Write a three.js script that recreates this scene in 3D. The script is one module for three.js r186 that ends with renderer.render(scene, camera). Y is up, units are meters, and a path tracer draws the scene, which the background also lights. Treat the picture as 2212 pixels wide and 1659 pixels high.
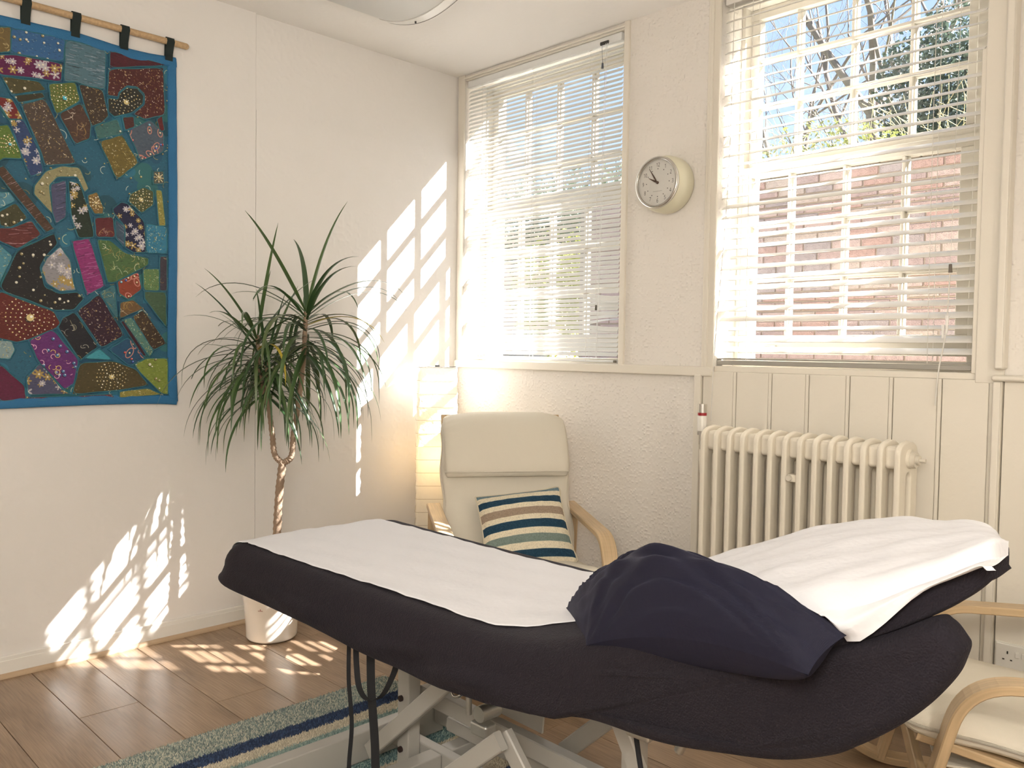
import * as THREE from 'three';
import { RoundedBoxGeometry } from 'three/addons/geometries/RoundedBoxGeometry.js';
import { mergeGeometries } from 'three/addons/utils/BufferGeometryUtils.js';

// ---------------------------------------------------------------- camera, sky, sun, exposure
const scene = new THREE.Scene();
const camera = new THREE.PerspectiveCamera(49.09, 2212 / 1659, 0.05, 200);
camera.position.set(3.458, 1.22, 2.994);
camera.rotation.order = 'YXZ';
camera.rotation.set(-0.03894, 0.79089, 0.01500);
scene.add(camera);
const renderer = new THREE.WebGLRenderer({ antialias: true });
renderer.toneMapping = THREE.LinearToneMapping;
renderer.toneMappingExposure = 1.0;
renderer.shadowMap.enabled = true;

{ // clear spring sky: pale at the horizon, blue overhead
  const W = 64, H = 64, d = new Float32Array(W * H * 4);
  for (let r = 0; r < H; r++) for (let c = 0; c < W; c++) {
    const e = Math.max(0, Math.sin(((r + 0.5) / H - 0.5) * Math.PI)), k = Math.pow(1 - e, 2.2), i = (r * W + c) * 4;
    const s = 1.0;
    d[i] = s * (0.30 + 0.42 * k); d[i + 1] = s * (0.52 + 0.33 * k); d[i + 2] = s * (0.92 + 0.08 * k); d[i + 3] = 1;
  }
  const t = new THREE.DataTexture(d, W, H, THREE.RGBAFormat, THREE.FloatType);
  t.mapping = THREE.EquirectangularReflectionMapping; t.magFilter = THREE.LinearFilter; t.needsUpdate = true;
  scene.background = t; scene.backgroundIntensity = 1.3;
}
const SUN = new THREE.Vector3(1, 1.006, -0.925).normalize();
const sun = new THREE.DirectionalLight(new THREE.Color().setRGB(1.0, 0.995, 0.99), 60);
sun.position.copy(SUN).multiplyScalar(14).add(new THREE.Vector3(1.2, 1.2, 0)); sun.target.position.set(1.2, 1.2, 0);
sun.castShadow = true; sun.shadow.mapSize.set(4096, 4096); sun.shadow.bias = -0.0004;
Object.assign(sun.shadow.camera, { left: -5, right: 5, top: 5, bottom: -5, near: 0.5, far: 40 });
sun.name = 'sun'; scene.add(sun, sun.target); sun.target.name = 'sun_target';

const UNSEEN_LANTERN = 12, UNSEEN_READING = 2.6; // candela of the unseen pendant lantern and the unseen reading lamp

// ---------------------------------------------------------------- helpers
let seed = 7;
const rnd = () => { seed = (seed + 0x6d2b79f5) | 0; let t = Math.imul(seed ^ (seed >>> 15), 1 | seed); t = (t + Math.imul(t ^ (t >>> 7), 61 | t)) ^ t; return ((t ^ (t >>> 14)) >>> 0) / 4294967296; };
const rr = (a, b) => a + (b - a) * rnd();
const V = (x, y, z) => new THREE.Vector3(x, y, z);
const lerp = (a, b, t) => a + (b - a) * t;
const sm = (t) => { t = Math.min(1, Math.max(0, t)); return t * t * (3 - 2 * t); };
const lin = (r, g, b) => new THREE.Color().setRGB(r, g, b);
const hex = (h) => new THREE.Color(h);
const used = {};
function numbered(n) { const k = used[n] = (used[n] ?? -1) + 1; return k ? n + '_' + String(k).padStart(3, '0') : n; }
function shade(o) { o.traverse((m) => { if (m.isMesh) { m.castShadow = true; m.receiveShadow = true; } }); return o; }
function part(name, geo, m, parent, label) {
  const o = new THREE.Mesh(geo, m); o.name = name; o.castShadow = o.receiveShadow = true;
  if (label) o.userData.label = label;
  (parent ?? scene).add(o); return o;
}
function thing(name, label, category, pos = [0, 0, 0], turn = 0, group) {
  const o = new THREE.Group(); o.name = numbered(name); o.position.set(...pos); o.rotation.y = turn;
  o.userData = { label, category }; if (group) o.userData.group = group; scene.add(o); return o;
}
function single(name, label, category, geo, m) { const o = part(numbered(name), geo, m); o.userData = { label, category }; return o; }
function struct(name, geo, m, parent) {
  const o = geo ? new THREE.Mesh(geo, m) : new THREE.Group(); o.name = name; o.castShadow = o.receiveShadow = true;
  if (!parent) o.userData.kind = 'structure';
  (parent ?? scene).add(o); return o;
}
// box between two corners, uv in metres
function bx(x0, y0, z0, x1, y1, z1, r = 0, seg = 2) {
  const w = x1 - x0, h = y1 - y0, d = z1 - z0;
  let g;
  if (r > 0) { g = new RoundedBoxGeometry(w, h, d, seg, Math.min(r, 0.49 * Math.min(w, h, d))); }
  else g = new THREE.BoxGeometry(w, h, d);
  g.translate((x0 + x1) / 2, (y0 + y1) / 2, (z0 + z1) / 2);
  boxUV(g); return g;
}
function boxUV(g) {
  const p = g.attributes.position, n = g.attributes.normal, uv = new Float32Array(p.count * 2);
  for (let i = 0; i < p.count; i++) {
    const ax = Math.abs(n.getX(i)), ay = Math.abs(n.getY(i)), az = Math.abs(n.getZ(i));
    if (ax >= ay && ax >= az) { uv[2 * i] = p.getZ(i); uv[2 * i + 1] = p.getY(i); }
    else if (ay >= az) { uv[2 * i] = p.getX(i); uv[2 * i + 1] = p.getZ(i); }
    else { uv[2 * i] = p.getX(i); uv[2 * i + 1] = p.getY(i); }
  }
  g.setAttribute('uv', new THREE.BufferAttribute(uv, 2)); return g;
}
const merge = (list) => mergeGeometries(list.map((g) => { g = g.index ? g.toNonIndexed() : g; for (const k of Object.keys(g.attributes)) if (!['position', 'normal', 'uv'].includes(k)) g.deleteAttribute(k); return g; }));
// surface through rows of points; closed: the rows are rings; caps close both ends
function loft(rows, { closed = false, caps = false, flip = false } = {}) {
  const m = rows.length, n = rows[0].length, pos = [], uv = [], idx = [], w = closed ? n + 1 : n;
  let U = 0;
  for (let i = 0; i < m; i++) {
    if (i) U += rows[i][n >> 1].distanceTo(rows[i - 1][n >> 1]);
    let s = 0;
    for (let j = 0; j < w; j++) { const p = rows[i][j % n]; if (j) s += p.distanceTo(rows[i][(j - 1) % n]); pos.push(p.x, p.y, p.z); uv.push(U, s); }
  }
  for (let i = 0; i < m - 1; i++) for (let j = 0; j < w - 1; j++) {
    const a = i * w + j, b = a + 1, c = a + w, d = c + 1;
    if (flip) idx.push(a, c, b, b, c, d); else idx.push(a, b, c, b, d, c);
  }
  const g = new THREE.BufferGeometry();
  g.setAttribute('position', new THREE.Float32BufferAttribute(pos, 3)); g.setAttribute('uv', new THREE.Float32BufferAttribute(uv, 2)); g.setIndex(idx); g.computeVertexNormals();
  if (closed) { // weld the seam's normals
    const N = g.attributes.normal;
    for (let i = 0; i < m; i++) { const a = i * w, b = a + n; const q = V(N.getX(a) + N.getX(b), N.getY(a) + N.getY(b), N.getZ(a) + N.getZ(b)).normalize(); N.setXYZ(a, q.x, q.y, q.z); N.setXYZ(b, q.x, q.y, q.z); }
  }
  if (!caps) return g;
  const ends = [];
  for (const [row, rev] of [[rows[0], !flip], [rows[m - 1], flip]]) {
    const c = row.reduce((s, p) => s.add(p), V(0, 0, 0)).divideScalar(n), P = [c.x, c.y, c.z], I = [], T = [0, 0];
    row.forEach((p) => { P.push(p.x, p.y, p.z); T.push(p.x, p.z); });
    for (let j = 0; j < n; j++) { const a = 1 + j, b = 1 + (j + 1) % n; rev ? I.push(0, b, a) : I.push(0, a, b); }
    const e = new THREE.BufferGeometry(); e.setAttribute('position', new THREE.Float32BufferAttribute(P, 3)); e.setAttribute('uv', new THREE.Float32BufferAttribute(T, 2)); e.setIndex(I); e.computeVertexNormals(); ends.push(e);
  }
  return merge([g, ...ends]);
}
// a bar of rectangular section (w across "side", t along the in-plane normal) swept along points; chamfered
function sweep(points, side, w, t, ch = 0.003) {
  const S = side.clone().normalize(), rows = [];
  points.forEach((p, i) => {
    const a = points[Math.max(0, i - 1)], b = points[Math.min(points.length - 1, i + 1)], T = b.clone().sub(a).normalize(), N = S.clone().cross(T).normalize();
    const h = w / 2, k = t / 2, prof = [[-h + ch, -k], [h - ch, -k], [h, -k + ch], [h, k - ch], [h - ch, k], [-h + ch, k], [-h, k - ch], [-h, -k + ch]];
    rows.push(prof.map(([u, v]) => p.clone().addScaledVector(S, u).addScaledVector(N, v)));
  });
  const g = loft(rows, { closed: true, caps: true });
  const flat = g.index ? g.toNonIndexed() : g; flat.computeVertexNormals(); // crisp edges
  return flat;
}
const bar = (a, b, side, w, t, ch) => sweep([a, b], side, w, t, ch);
// polyline with rounded corners
function bend(pts, radii, steps = 8) {
  const out = [pts[0].clone()];
  for (let i = 1; i < pts.length - 1; i++) {
    const p = pts[i], a = pts[i - 1].clone().sub(p), b = pts[i + 1].clone().sub(p), r = radii[i - 1];
    const A = p.clone().addScaledVector(a.normalize(), r), B = p.clone().addScaledVector(b.normalize(), r);
    for (let k = 0; k <= steps; k++) { const s = k / steps; out.push(A.clone().multiplyScalar((1 - s) ** 2).addScaledVector(p, 2 * s * (1 - s)).addScaledVector(B, s * s)); }
  }
  out.push(pts[pts.length - 1].clone()); return out;
}
function tube(pts, r, seg = 0, rad = 6) { return new THREE.TubeGeometry(new THREE.CatmullRomCurve3(pts), seg || Math.max(2, pts.length * 4), r, rad, false); }
function rod(a, b, r, rad = 8, r2 = r) {
  const g = new THREE.CylinderGeometry(r2, r, a.distanceTo(b), rad, 1); g.translate(0, a.distanceTo(b) / 2, 0);
  g.applyQuaternion(new THREE.Quaternion().setFromUnitVectors(V(0, 1, 0), b.clone().sub(a).normalize())); g.translate(a.x, a.y, a.z); return g;
}
const lathe = (pts, seg = 40) => new THREE.LatheGeometry(pts.map(([r, y]) => new THREE.Vector2(r, y)), seg);

// ---------------------------------------------------------------- textures
function dataTex(n, f, srgb = false, m = n) {
  const d = new Uint8Array(n * m * 4);
  for (let y = 0; y < m; y++) for (let x = 0; x < n; x++) { const c = f(x / n, y / m), i = (y * n + x) * 4; for (let k = 0; k < 3; k++) d[i + k] = Math.max(0, Math.min(255, 255 * (c.length ? c[k] : c))); d[i + 3] = 255; }
  const t = new THREE.DataTexture(d, n, m, THREE.RGBAFormat); t.wrapS = t.wrapT = THREE.RepeatWrapping; t.magFilter = THREE.LinearFilter; t.minFilter = THREE.LinearMipmapLinearFilter; t.generateMipmaps = true;
  if (srgb) t.colorSpace = THREE.SRGBColorSpace; t.needsUpdate = true; return t;
}
const hash = (x, y, s = 0) => { let h = Math.imul(x | 0, 374761393) ^ Math.imul(y | 0, 668265263) ^ Math.imul(s + 1, 1274126177); h = Math.imul(h ^ (h >>> 13), 1274126177); return ((h ^ (h >>> 16)) >>> 0) / 4294967296; };
function noise(x, y, per, s) { // tiling value noise, x,y in 0..1, per cells
  const X = x * per, Y = y * per, i = Math.floor(X), j = Math.floor(Y), u = sm(X - i), v = sm(Y - j), q = (a, b) => hash(((a % per) + per) % per, ((b % per) + per) % per, s);
  return lerp(lerp(q(i, j), q(i + 1, j), u), lerp(q(i, j + 1), q(i + 1, j + 1), u), v);
}
const fbm = (x, y, per, s, o = 4) => { let a = 0.5, t = 0; for (let k = 0; k < o; k++) { t += a * noise(x, y, per << k, s + k); a /= 2; } return t; };
function rep(t, x, y = x) { const c = t.clone(); c.repeat.set(x, y); c.needsUpdate = true; return c; }
const plasterTex = dataTex(512, (x, y) => 0.35 * fbm(x, y, 10, 3, 4) + 0.65 * Math.pow(noise(x, y, 56, 9), 3) * (0.35 + noise(x, y, 9, 21)));
const grainTex = dataTex(512, (x, y) => {
  const w = fbm(x, y, 5, 31, 3), g = noise(x + 0.08 * w, y, 3, 33), l = Math.sin((y * 34 + 5 * w + 2 * g) * 6.283), f = noise(x * 0.08 + 0.3, y, 220, 35);
  const k = 0.80 + 0.12 * (w - 0.5) * 2 + 0.012 * l + 0.10 * (f - 0.5);
  return [k, k * (0.985 + 0.02 * w), k * (0.955 + 0.05 * w)];
}, true);
const woodTex = dataTex(256, (x, y) => { const w = fbm(x, y, 4, 51, 3), f = noise(x * 0.05 + 0.2, y, 120, 53); const k = 0.86 + 0.10 * (w - 0.5) + 0.10 * (f - 0.5); return [k, k, k]; }, true);
const weaveTex = dataTex(256, (x, y) => 0.5 + 0.25 * Math.sin(x * 6.283 * 64) * Math.sin(y * 6.283 * 64) + 0.4 * (fbm(x, y, 8, 61, 4) - 0.5));
const terryTex = dataTex(256, (x, y) => 0.6 * noise(x, y, 110, 71) + 0.5 * fbm(x, y, 8, 73, 3));
const paintTex = dataTex(256, (x, y) => fbm(x, y, 24, 81, 4));

// ---------------------------------------------------------------- materials
const mat = (o) => new THREE.MeshStandardMaterial(o), phys = (o) => new THREE.MeshPhysicalMaterial(o);
const M = {
  wall: mat({ color: lin(0.80, 0.755, 0.695), roughness: 0.93, bumpMap: rep(plasterTex, 2.2), bumpScale: 0.0032 }),
  wallSmooth: mat({ color: lin(0.825, 0.79, 0.75), roughness: 0.93, bumpMap: rep(plasterTex, 1.1), bumpScale: 0.0012 }),
  ceiling: mat({ color: lin(0.89, 0.86, 0.82), roughness: 0.95, bumpMap: rep(plasterTex, 1), bumpScale: 0.0008 }),
  gloss: mat({ color: lin(0.79, 0.735, 0.64), roughness: 0.42, bumpMap: rep(paintTex, 3), bumpScale: 0.0006 }),
  white: mat({ color: lin(0.83, 0.80, 0.74), roughness: 0.4 }),
  rad: mat({ color: lin(0.81, 0.745, 0.63), roughness: 0.38, bumpMap: rep(paintTex, 6), bumpScale: 0.0005 }),
  floor: mat({ color: lin(0.53, 0.36, 0.235), roughness: 0.27, map: rep(grainTex, 0.9, 2.4) }),
  sub: mat({ color: lin(0.06, 0.04, 0.03), roughness: 0.9 }),
  birch: mat({ color: lin(0.80, 0.58, 0.34), roughness: 0.38, map: rep(woodTex, 2, 2) }),
  dowel: mat({ color: lin(0.72, 0.49, 0.27), roughness: 0.5, map: rep(woodTex, 2, 2) }),
  slatA: mat({ color: lin(0.80, 0.80, 0.78), roughness: 0.35 }),
  slatB: mat({ color: lin(0.84, 0.81, 0.76), roughness: 0.35 }),
  cord: mat({ color: lin(0.75, 0.72, 0.66), roughness: 0.8 }),
  darkPlastic: mat({ color: lin(0.03, 0.028, 0.025), roughness: 0.5 }),
  metal: mat({ color: lin(0.62, 0.60, 0.56), roughness: 0.25, metalness: 1 }),
  alu: mat({ color: lin(0.55, 0.55, 0.52), roughness: 0.35, metalness: 0.8 }),
  glass: phys({ color: lin(1, 1, 1), roughness: 0, transmission: 1, thickness: 0, ior: 1.45 }),
  frame: mat({ color: lin(0.66, 0.62, 0.54), roughness: 0.45 }),
  cream: phys({ color: lin(0.72, 0.665, 0.56), roughness: 0.88, sheen: 0.2, sheenRoughness: 0.7, bumpMap: rep(weaveTex, 4), bumpScale: 0.0012 }),
  cover: phys({ color: lin(0.009, 0.006, 0.011), roughness: 0.95, sheen: 0.16, sheenRoughness: 0.45, sheenColor: lin(0.16, 0.11, 0.22), bumpMap: rep(terryTex, 5), bumpScale: 0.002 }),
  pillow: phys({ color: lin(0.005, 0.005, 0.022), roughness: 0.75, sheen: 0.16, sheenRoughness: 0.5, sheenColor: lin(0.08, 0.08, 0.30), bumpMap: rep(weaveTex, 5), bumpScale: 0.0008 }),
  paper: phys({ color: lin(0.78, 0.775, 0.80), roughness: 0.9, bumpMap: rep(paintTex, 3), bumpScale: 0.0012, side: THREE.DoubleSide }),
  black: mat({ color: lin(0.012, 0.012, 0.014), roughness: 0.85 }),
};

// ---------------------------------------------------------------- the room
const H = 2.68, RX = 4.7, RZ = 4.4, SILL = 1.165;
const O1 = { x0: 0.05, x1: 1.115, y0: SILL, y1: 2.655 }, O2 = { x0: 1.60, x1: 2.578, y0: 1.17, y1: 2.66 }, E1 = { x0: 0.05, x1: 1.01, y0: 1.12, y1: 2.64 }, E2 = { x0: 1.615, x1: 2.50, y0: 1.12, y1: 2.66 };
{ // back wall: an inner leaf with the two window openings, an outer leaf of brick that laps the sash boxes
  const inner = [], zi = -0.24;
  const leaf = (list, z0, z1, A, B, y0, y1) => { list.push(bx(-0.3, y0, z0, A.x0, y1, z1), bx(A.x1, y0, z0, B.x0, y1, z1), bx(B.x1, y0, z0, RX + 0.3, y1, z1), bx(A.x0, y0, z0, A.x1, A.y0, z1), bx(A.x0, A.y1, z0, A.x1, y1, z1), bx(B.x0, y0, z0, B.x1, B.y0, z1), bx(B.x0, B.y1, z0, B.x1, y1, z1)); };
  leaf(inner, zi, 0, O1, O2, -0.2, H + 0.2);
  struct('wall_back', merge(inner), M.wall);
  const outer = []; leaf(outer, -0.30, zi, E1, E2, -0.6, H + 0.6);
  struct('wall_outside', merge(outer), mat({ color: lin(0.62, 0.52, 0.42), roughness: 0.9, bumpMap: rep(plasterTex, 3), bumpScale: 0.004 }));
}
struct('wall_left', merge([bx(-0.3, -0.2, 1.178, 0, H + 0.2, RZ + 0.3, 0.004), bx(-0.3, -0.2, 0, 0, 2.262, 1.178), bx(-0.3, 2.262, 0, -0.011, H + 0.2, 1.178)]), M.wallSmooth);
struct('wall_right', bx(RX, -0.2, 0, RX + 0.3, H + 0.2, RZ + 0.3), M.wall);
struct('wall_front', bx(0, -0.2, RZ, RX, H + 0.2, RZ + 0.3), M.wall);
struct('ceiling', bx(-0.3, H, -0.3, RX + 0.3, H + 0.25, RZ + 0.3), M.ceiling);
{ // laminate floor: planks run across the room, each its own piece
  const f = struct('floor', bx(-0.3, -0.25, -0.3, RX + 0.3, -0.013, RZ + 0.3), M.sub);
  const L = 1.29, Wp = 0.192, tones = [1, 0.93, 1.05, 0.97].map((k) => { const m = M.floor.clone(); m.color.multiplyScalar(k); return m; });
  const geos = [0, 1, 2, 3, 4].map((k) => { const g = bx(0, -0.013, 0, L - 0.0014, 0, Wp - 0.0022, 0.0009, 1), uv = g.attributes.uv; for (let i = 0; i < uv.count; i++) uv.setXY(i, uv.getX(i) + k * 0.37, uv.getY(i) + k * 0.213); return g; });
  for (let r = -9; r < 15; r++) {
    const z = 1.705 + r * Wp; if (z > RZ || z + Wp < -0.02) continue;
    for (let k = -1; k < 4; k++) {
      const x = ((r * 0.43) % 1 + 1) % 1 * L + k * L; if (x > RX || x + L < 0) continue;
      const p = part('plank', geos[Math.floor(rnd() * 5)], tones[Math.floor(rnd() * 4)], f); p.position.set(x, 0, z);
    }
  }
}
// skirting with a wood-coloured bead at the floor
struct('baseboard_left', merge([bx(0.0, 0.012, 0.02, 0.014, 0.062, RZ, 0.002), bx(0.0, 0.055, 0.02, 0.011, 0.078, RZ, 0.004)]), M.white);
struct('trim_1', (() => { const s = new THREE.Shape(); s.moveTo(0.014, 0); s.lineTo(0.03, 0); s.absarc(0.014, 0, 0.016, 0, Math.PI / 2); s.lineTo(0.014, 0); const g = new THREE.ExtrudeGeometry(s, { depth: RZ - 0.02, bevelEnabled: false, curveSegments: 6 }); g.translate(0, 0, 0.02); return boxUV(g); })(), mat({ color: lin(0.50, 0.36, 0.23), roughness: 0.5 }));
struct('baseboard_right', bx(RX - 0.014, 0, 0, RX, 0.09, RZ), M.white); struct('baseboard_front', bx(0, 0, RZ - 0.014, RX, 0.09, RZ), M.white);
struct('baseboard_back', bx(0.02, 0, 0, 1.52, 0.09, 0.014, 0.003), M.white);
// window board along the sill, architraves, corner bead
struct('trim_2', merge([bx(0.0, SILL - 0.036, 0.0005, 1.60, SILL + 0.004, 0.022, 0.006), bx(0.05, SILL - 0.03, -0.16, 1.115, SILL + 0.004, 0.002, 0.002), bx(1.60, 1.150, -0.16, 2.578, 1.172, 0.002, 0.002)]), M.gloss);
struct('trim_3', merge([bx(0.0, SILL, 0.0005, 0.05, H, 0.010, 0.003), bx(1.113, SILL, -0.01, 1.142, H, 0.012, 0.004), bx(1.088, SILL + 0.003, -0.15, 1.1155, 2.656, -0.02, 0.002)]), M.gloss);
struct('trim_4', merge([bx(1.545, SILL, 0.0005, 1.602, H, 0.014, 0.005), bx(1.56, SILL, 0.013, 1.575, H, 0.02, 0.004)]), M.gloss);
struct('trim_5', merge([bx(2.576, 1.14, 0.0005, 2.66, H, 0.016, 0.004), bx(2.562, 1.17, -0.2, 2.579, 2.21, 0.010, 0.003), bx(2.64, 1.185, 0.0, 2.668, H, 0.055, 0.008)]), M.gloss);
{ // match-boarding under the wider window
  const t = struct('wall_panelling'), xs = [1.556, 1.71, 1.863, 2.013, 2.166, 2.318, 2.476, 2.632];
  part('edge_post', bx(1.522, 0, 0.0005, 1.553, 1.135, 0.026, 0.004), M.gloss, t);
  for (let i = 0; i < 7; i++) {
    const x0 = xs[i] + 0.002, x1 = xs[i + 1] - 0.002;
    part('board', merge([bx(x0, 0, 0.0005, x1 - 0.012, 1.150, 0.014, 0.003), bx(x1 - 0.0112, 0, 0.0005, x1 + 0.0014, 1.150, 0.0148, 0.0036)]), M.gloss, t);
  }
  part('edge_post', bx(2.632, 0, 0.0005, 2.66, 1.15, 0.035, 0.008), M.gloss, t);
  part('board', bx(2.663, 0, 0.0005, RX - 0.02, 1.15, 0.02, 0.003), M.gloss, t);
  part('dado_rail', merge([bx(2.632, 1.148, 0.0005, RX - 0.02, 1.168, 0.05, 0.009)]), M.gloss, t);
}

// ---------------------------------------------------------------- sash windows
function sashWindow(name, o, xs, top, ys, lower) { // xs: pane edges and bars; ys: bar heights
  const w = struct(name), zu = -0.215, zl = -0.175;
  part('sash_box', merge([bx(o.x0, o.y0, -0.238, xs[0] - 0.042, o.y1, -0.15, 0.004), bx(xs[4] + 0.042, o.y0, -0.238, o.x1, o.y1, -0.15, 0.004), bx(o.x0, top + 0.045, -0.238, o.x1, o.y1, -0.15, 0.004), bx(o.x0, o.y0, -0.238, o.x1, o.y0 + 0.028, -0.14, 0.004)]), M.frame, w);
  const mk = (sname, z, yb, yt, rb, rt, bars) => {
    const s = new THREE.Group(); s.name = sname; w.add(s);
    const d = 0.02, a = xs[0] - 0.045, b = xs[4] + 0.045;
    part('rail', bx(a, yb - rb, z - d, b, yb, z + d, 0.003), M.frame, s); part('rail', bx(a, yt, z - d, b, yt + rt, z + d, 0.003), M.frame, s);
    part('stile', bx(a, yb, z - d, xs[0], yt, z + d, 0.003), M.frame, s); part('stile', bx(xs[4], yb, z - d, b, yt, z + d, 0.003), M.frame, s);
    for (const x of xs.slice(1, 4)) part('glazing_bar', merge([bx(x - 0.012, yb, z - 0.018, x + 0.012, yt, z + 0.004, 0.002), bx(x - 0.006, yb, z - 0.02, x + 0.006, yt, z + 0.018, 0.003)]), M.frame, s);
    for (const y of bars) part('glazing_bar', merge([bx(xs[0], y - 0.012, z - 0.018, xs[4], y + 0.012, z + 0.004, 0.002), bx(xs[0], y - 0.006, z - 0.02, xs[4], y + 0.006, z + 0.018, 0.003)]), M.frame, s);
    const Y = [yb, ...bars, yt];
    for (let r = 0; r < Y.length - 1; r++) for (let c = 0; c < 4; c++) {
      const g = new THREE.PlaneGeometry(xs[c + 1] - xs[c] - 0.02, Y[r + 1] - Y[r] - 0.02); g.translate((xs[c] + xs[c + 1]) / 2, (Y[r] + Y[r + 1]) / 2, z - 0.008);
      const p = part('pane', g, M.glass, s); p.castShadow = false;
    }
  };
  mk('upper_sash', zu, ys[2], top, 0.05, 0.045, [ys[1], ys[0]].filter((y) => y > ys[2]).reverse().sort((p, q) => p - q));
  mk('lower_sash', zl, ys[5], lower, 0.075, 0.045, [ys[4], ys[3]].sort((p, q) => p - q));
  part('sash_lift', merge([bx((xs[0] + xs[1]) / 2, ys[5] - 0.05, zl + 0.02, (xs[0] + xs[1]) / 2 + 0.05, ys[5] - 0.04, zl + 0.035, 0.003)]), M.alu, w);
  return w;
}
sashWindow('window_1', O1, [0.10, 0.305, 0.532, 0.762, 0.985], 2.59, [2.382, 2.172, 2.025, 1.74, 1.52, 1.30], 1.93);
sashWindow('window_2', O2, [1.66, 1.825, 2.047, 2.266, 2.455], 2.60, [2.432, 2.245, 2.03, 1.752, 1.53, 1.30], 1.945);

// ---------------------------------------------------------------- venetian blinds
function slatGeo(len, depth, tilt, crown, th = 0.0005, kink) { // centre at the origin, along x; the inner edge hangs lower
  const rows = [], N = kink ? 24 : 2, K = 6;
  for (let i = 0; i <= N; i++) {
    const x = -len / 2 + len * i / N, ring = [], extra = kink ? kink(x) : [0, 0], a = -(tilt + extra[1]), c = Math.cos(a), s = Math.sin(a);
    const at = (u, off) => { const q = depth * u, h = crown * (1 - 4 * u * u) + off; return V(x, -(-q * s) * 1 + h * c + extra[0], q * c - h * s); };
    for (let k = 0; k <= K; k++) ring.push(at(k / K - 0.5, th));
    for (let k = K; k >= 0; k--) ring.push(at(k / K - 0.5, -th));
    rows.push(ring);
  }
  return loft(rows, { closed: true, caps: true });
}
{
  const b = thing('venetian_blind', 'white narrow-slatted venetian blind over the corner window, a few slats bent', 'blind');
  const x0 = 0.058, x1 = 1.086, L = x1 - x0, zc = -0.022, top = 2.592, n = 67, pitch = 0.0209;
  part('headrail', merge([bx(x0, 2.612, zc - 0.016, x1, 2.648, zc + 0.016, 0.003), bx(x0, 2.612, zc + 0.016, x1, 2.617, zc + 0.019, 0.001)]), M.slatA, b);
  part('valance_track', merge([bx(0.05, 2.6495, zc - 0.02, 1.114, 2.654, zc + 0.026, 0.001), bx(0.02, 2.658, 0.0005, 1.13, 2.668, 0.012, 0.003)]), M.gloss, b);
  const tilt = (i) => { const t = i / (n - 1); return lerp(0.845, 0.80, sm(t * 1.15 - 0.15)); };
  const cache = {};
  for (let i = 0; i < n; i++) {
    const y = top - i * pitch, q = Math.round(tilt(i) * 50) / 50 + rr(-0.012, 0.012);
    let g; const bentOnes = { 52: [-0.004, 0.3], 53: [-0.018, 0.5], 54: [-0.010, -0.25], 55: [-0.004, 0.1], 58: [0.006, -0.2], 59: [0.012, -0.45], 60: [-0.012, 0.2] }[i];
    const key = q.toFixed(2);
    if (bentOnes) g = slatGeo(L, 0.025, q, 0.0008, 0.0003, (x) => { const k = sm((x + x0 + L / 2 - 0.90) / 0.14); return [bentOnes[0] * k, bentOnes[1] * k]; });
    else g = cache[key] ??= slatGeo(L, 0.025, q, 0.0008, 0.0003);
    const s = part('slat', g, M.slatA, b); s.position.set((x0 + x1) / 2, y, zc); s.rotation.z = rr(-0.0012, 0.0012);
  }
  part('bottom_rail', bx(x0, 1.176, zc - 0.012, x1, 1.187, zc + 0.012, 0.003), M.slatA, b);
  part('end_cap', bx(x1 - 0.014, 1.1745, zc + 0.009, x1 + 0.002, 1.186, zc + 0.016, 0.002), mat({ color: lin(0.14, 0.12, 0.09), roughness: 0.5 }), b);
  for (const x of [0.172, 0.54, 0.905]) part('ladder_cord', merge([tube([V(x, 2.60, zc + 0.0135), V(x, 1.9, zc + 0.0133), V(x + 0.002, 1.18, zc + 0.0135)], 0.0008), tube([V(x, 2.60, zc - 0.0125), V(x, 1.18, zc - 0.0125)], 0.0008), rod(V(x - 0.004, 2.604, zc + 0.017), V(x + 0.012, 2.607, zc + 0.017), 0.0014, 6)]), M.cord, b);
  part('cord_lock', merge([bx(0.965, 2.612, zc + 0.015, 1.015, 2.628, zc + 0.022, 0.003)]), M.darkPlastic, b);
  for (const dx of [0, 0.009]) part('lift_cord', tube([V(1.0 + dx, 2.615, zc + 0.022), V(0.992 + dx * 0.8, 1.9, zc + 0.026), V(0.978 + dx * 0.5, 1.19, zc + 0.026)], 0.0012), M.slatA, b);
  part('tilt_cord', merge([tube([V(0.978, 2.615, zc + 0.022), V(0.985, 2.53, zc + 0.024)], 0.0009), rod(V(0.985, 2.53, zc + 0.024), V(0.985, 2.505, zc + 0.024), 0.004, 8, 0.006)]), mat({ color: lin(0.10, 0.11, 0.14), roughness: 0.5 }), b);
  part('tilt_cord', merge([tube([V(0.968, 2.615, zc + 0.022), V(0.966, 2.0, zc + 0.025), V(0.975, 1.44, zc + 0.026)], 0.0006)]), M.cord, b);
  part('tassel', (() => { const g = lathe([[0.001, 0.024], [0.005, 0.022], [0.0062, 0.010], [0.0055, 0], [0.001, -0.001]], 14); g.translate(0.975, 1.414, zc + 0.026); return g; })(), mat({ color: lin(0.10, 0.09, 0.07), roughness: 0.4 }), b);
}
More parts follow.
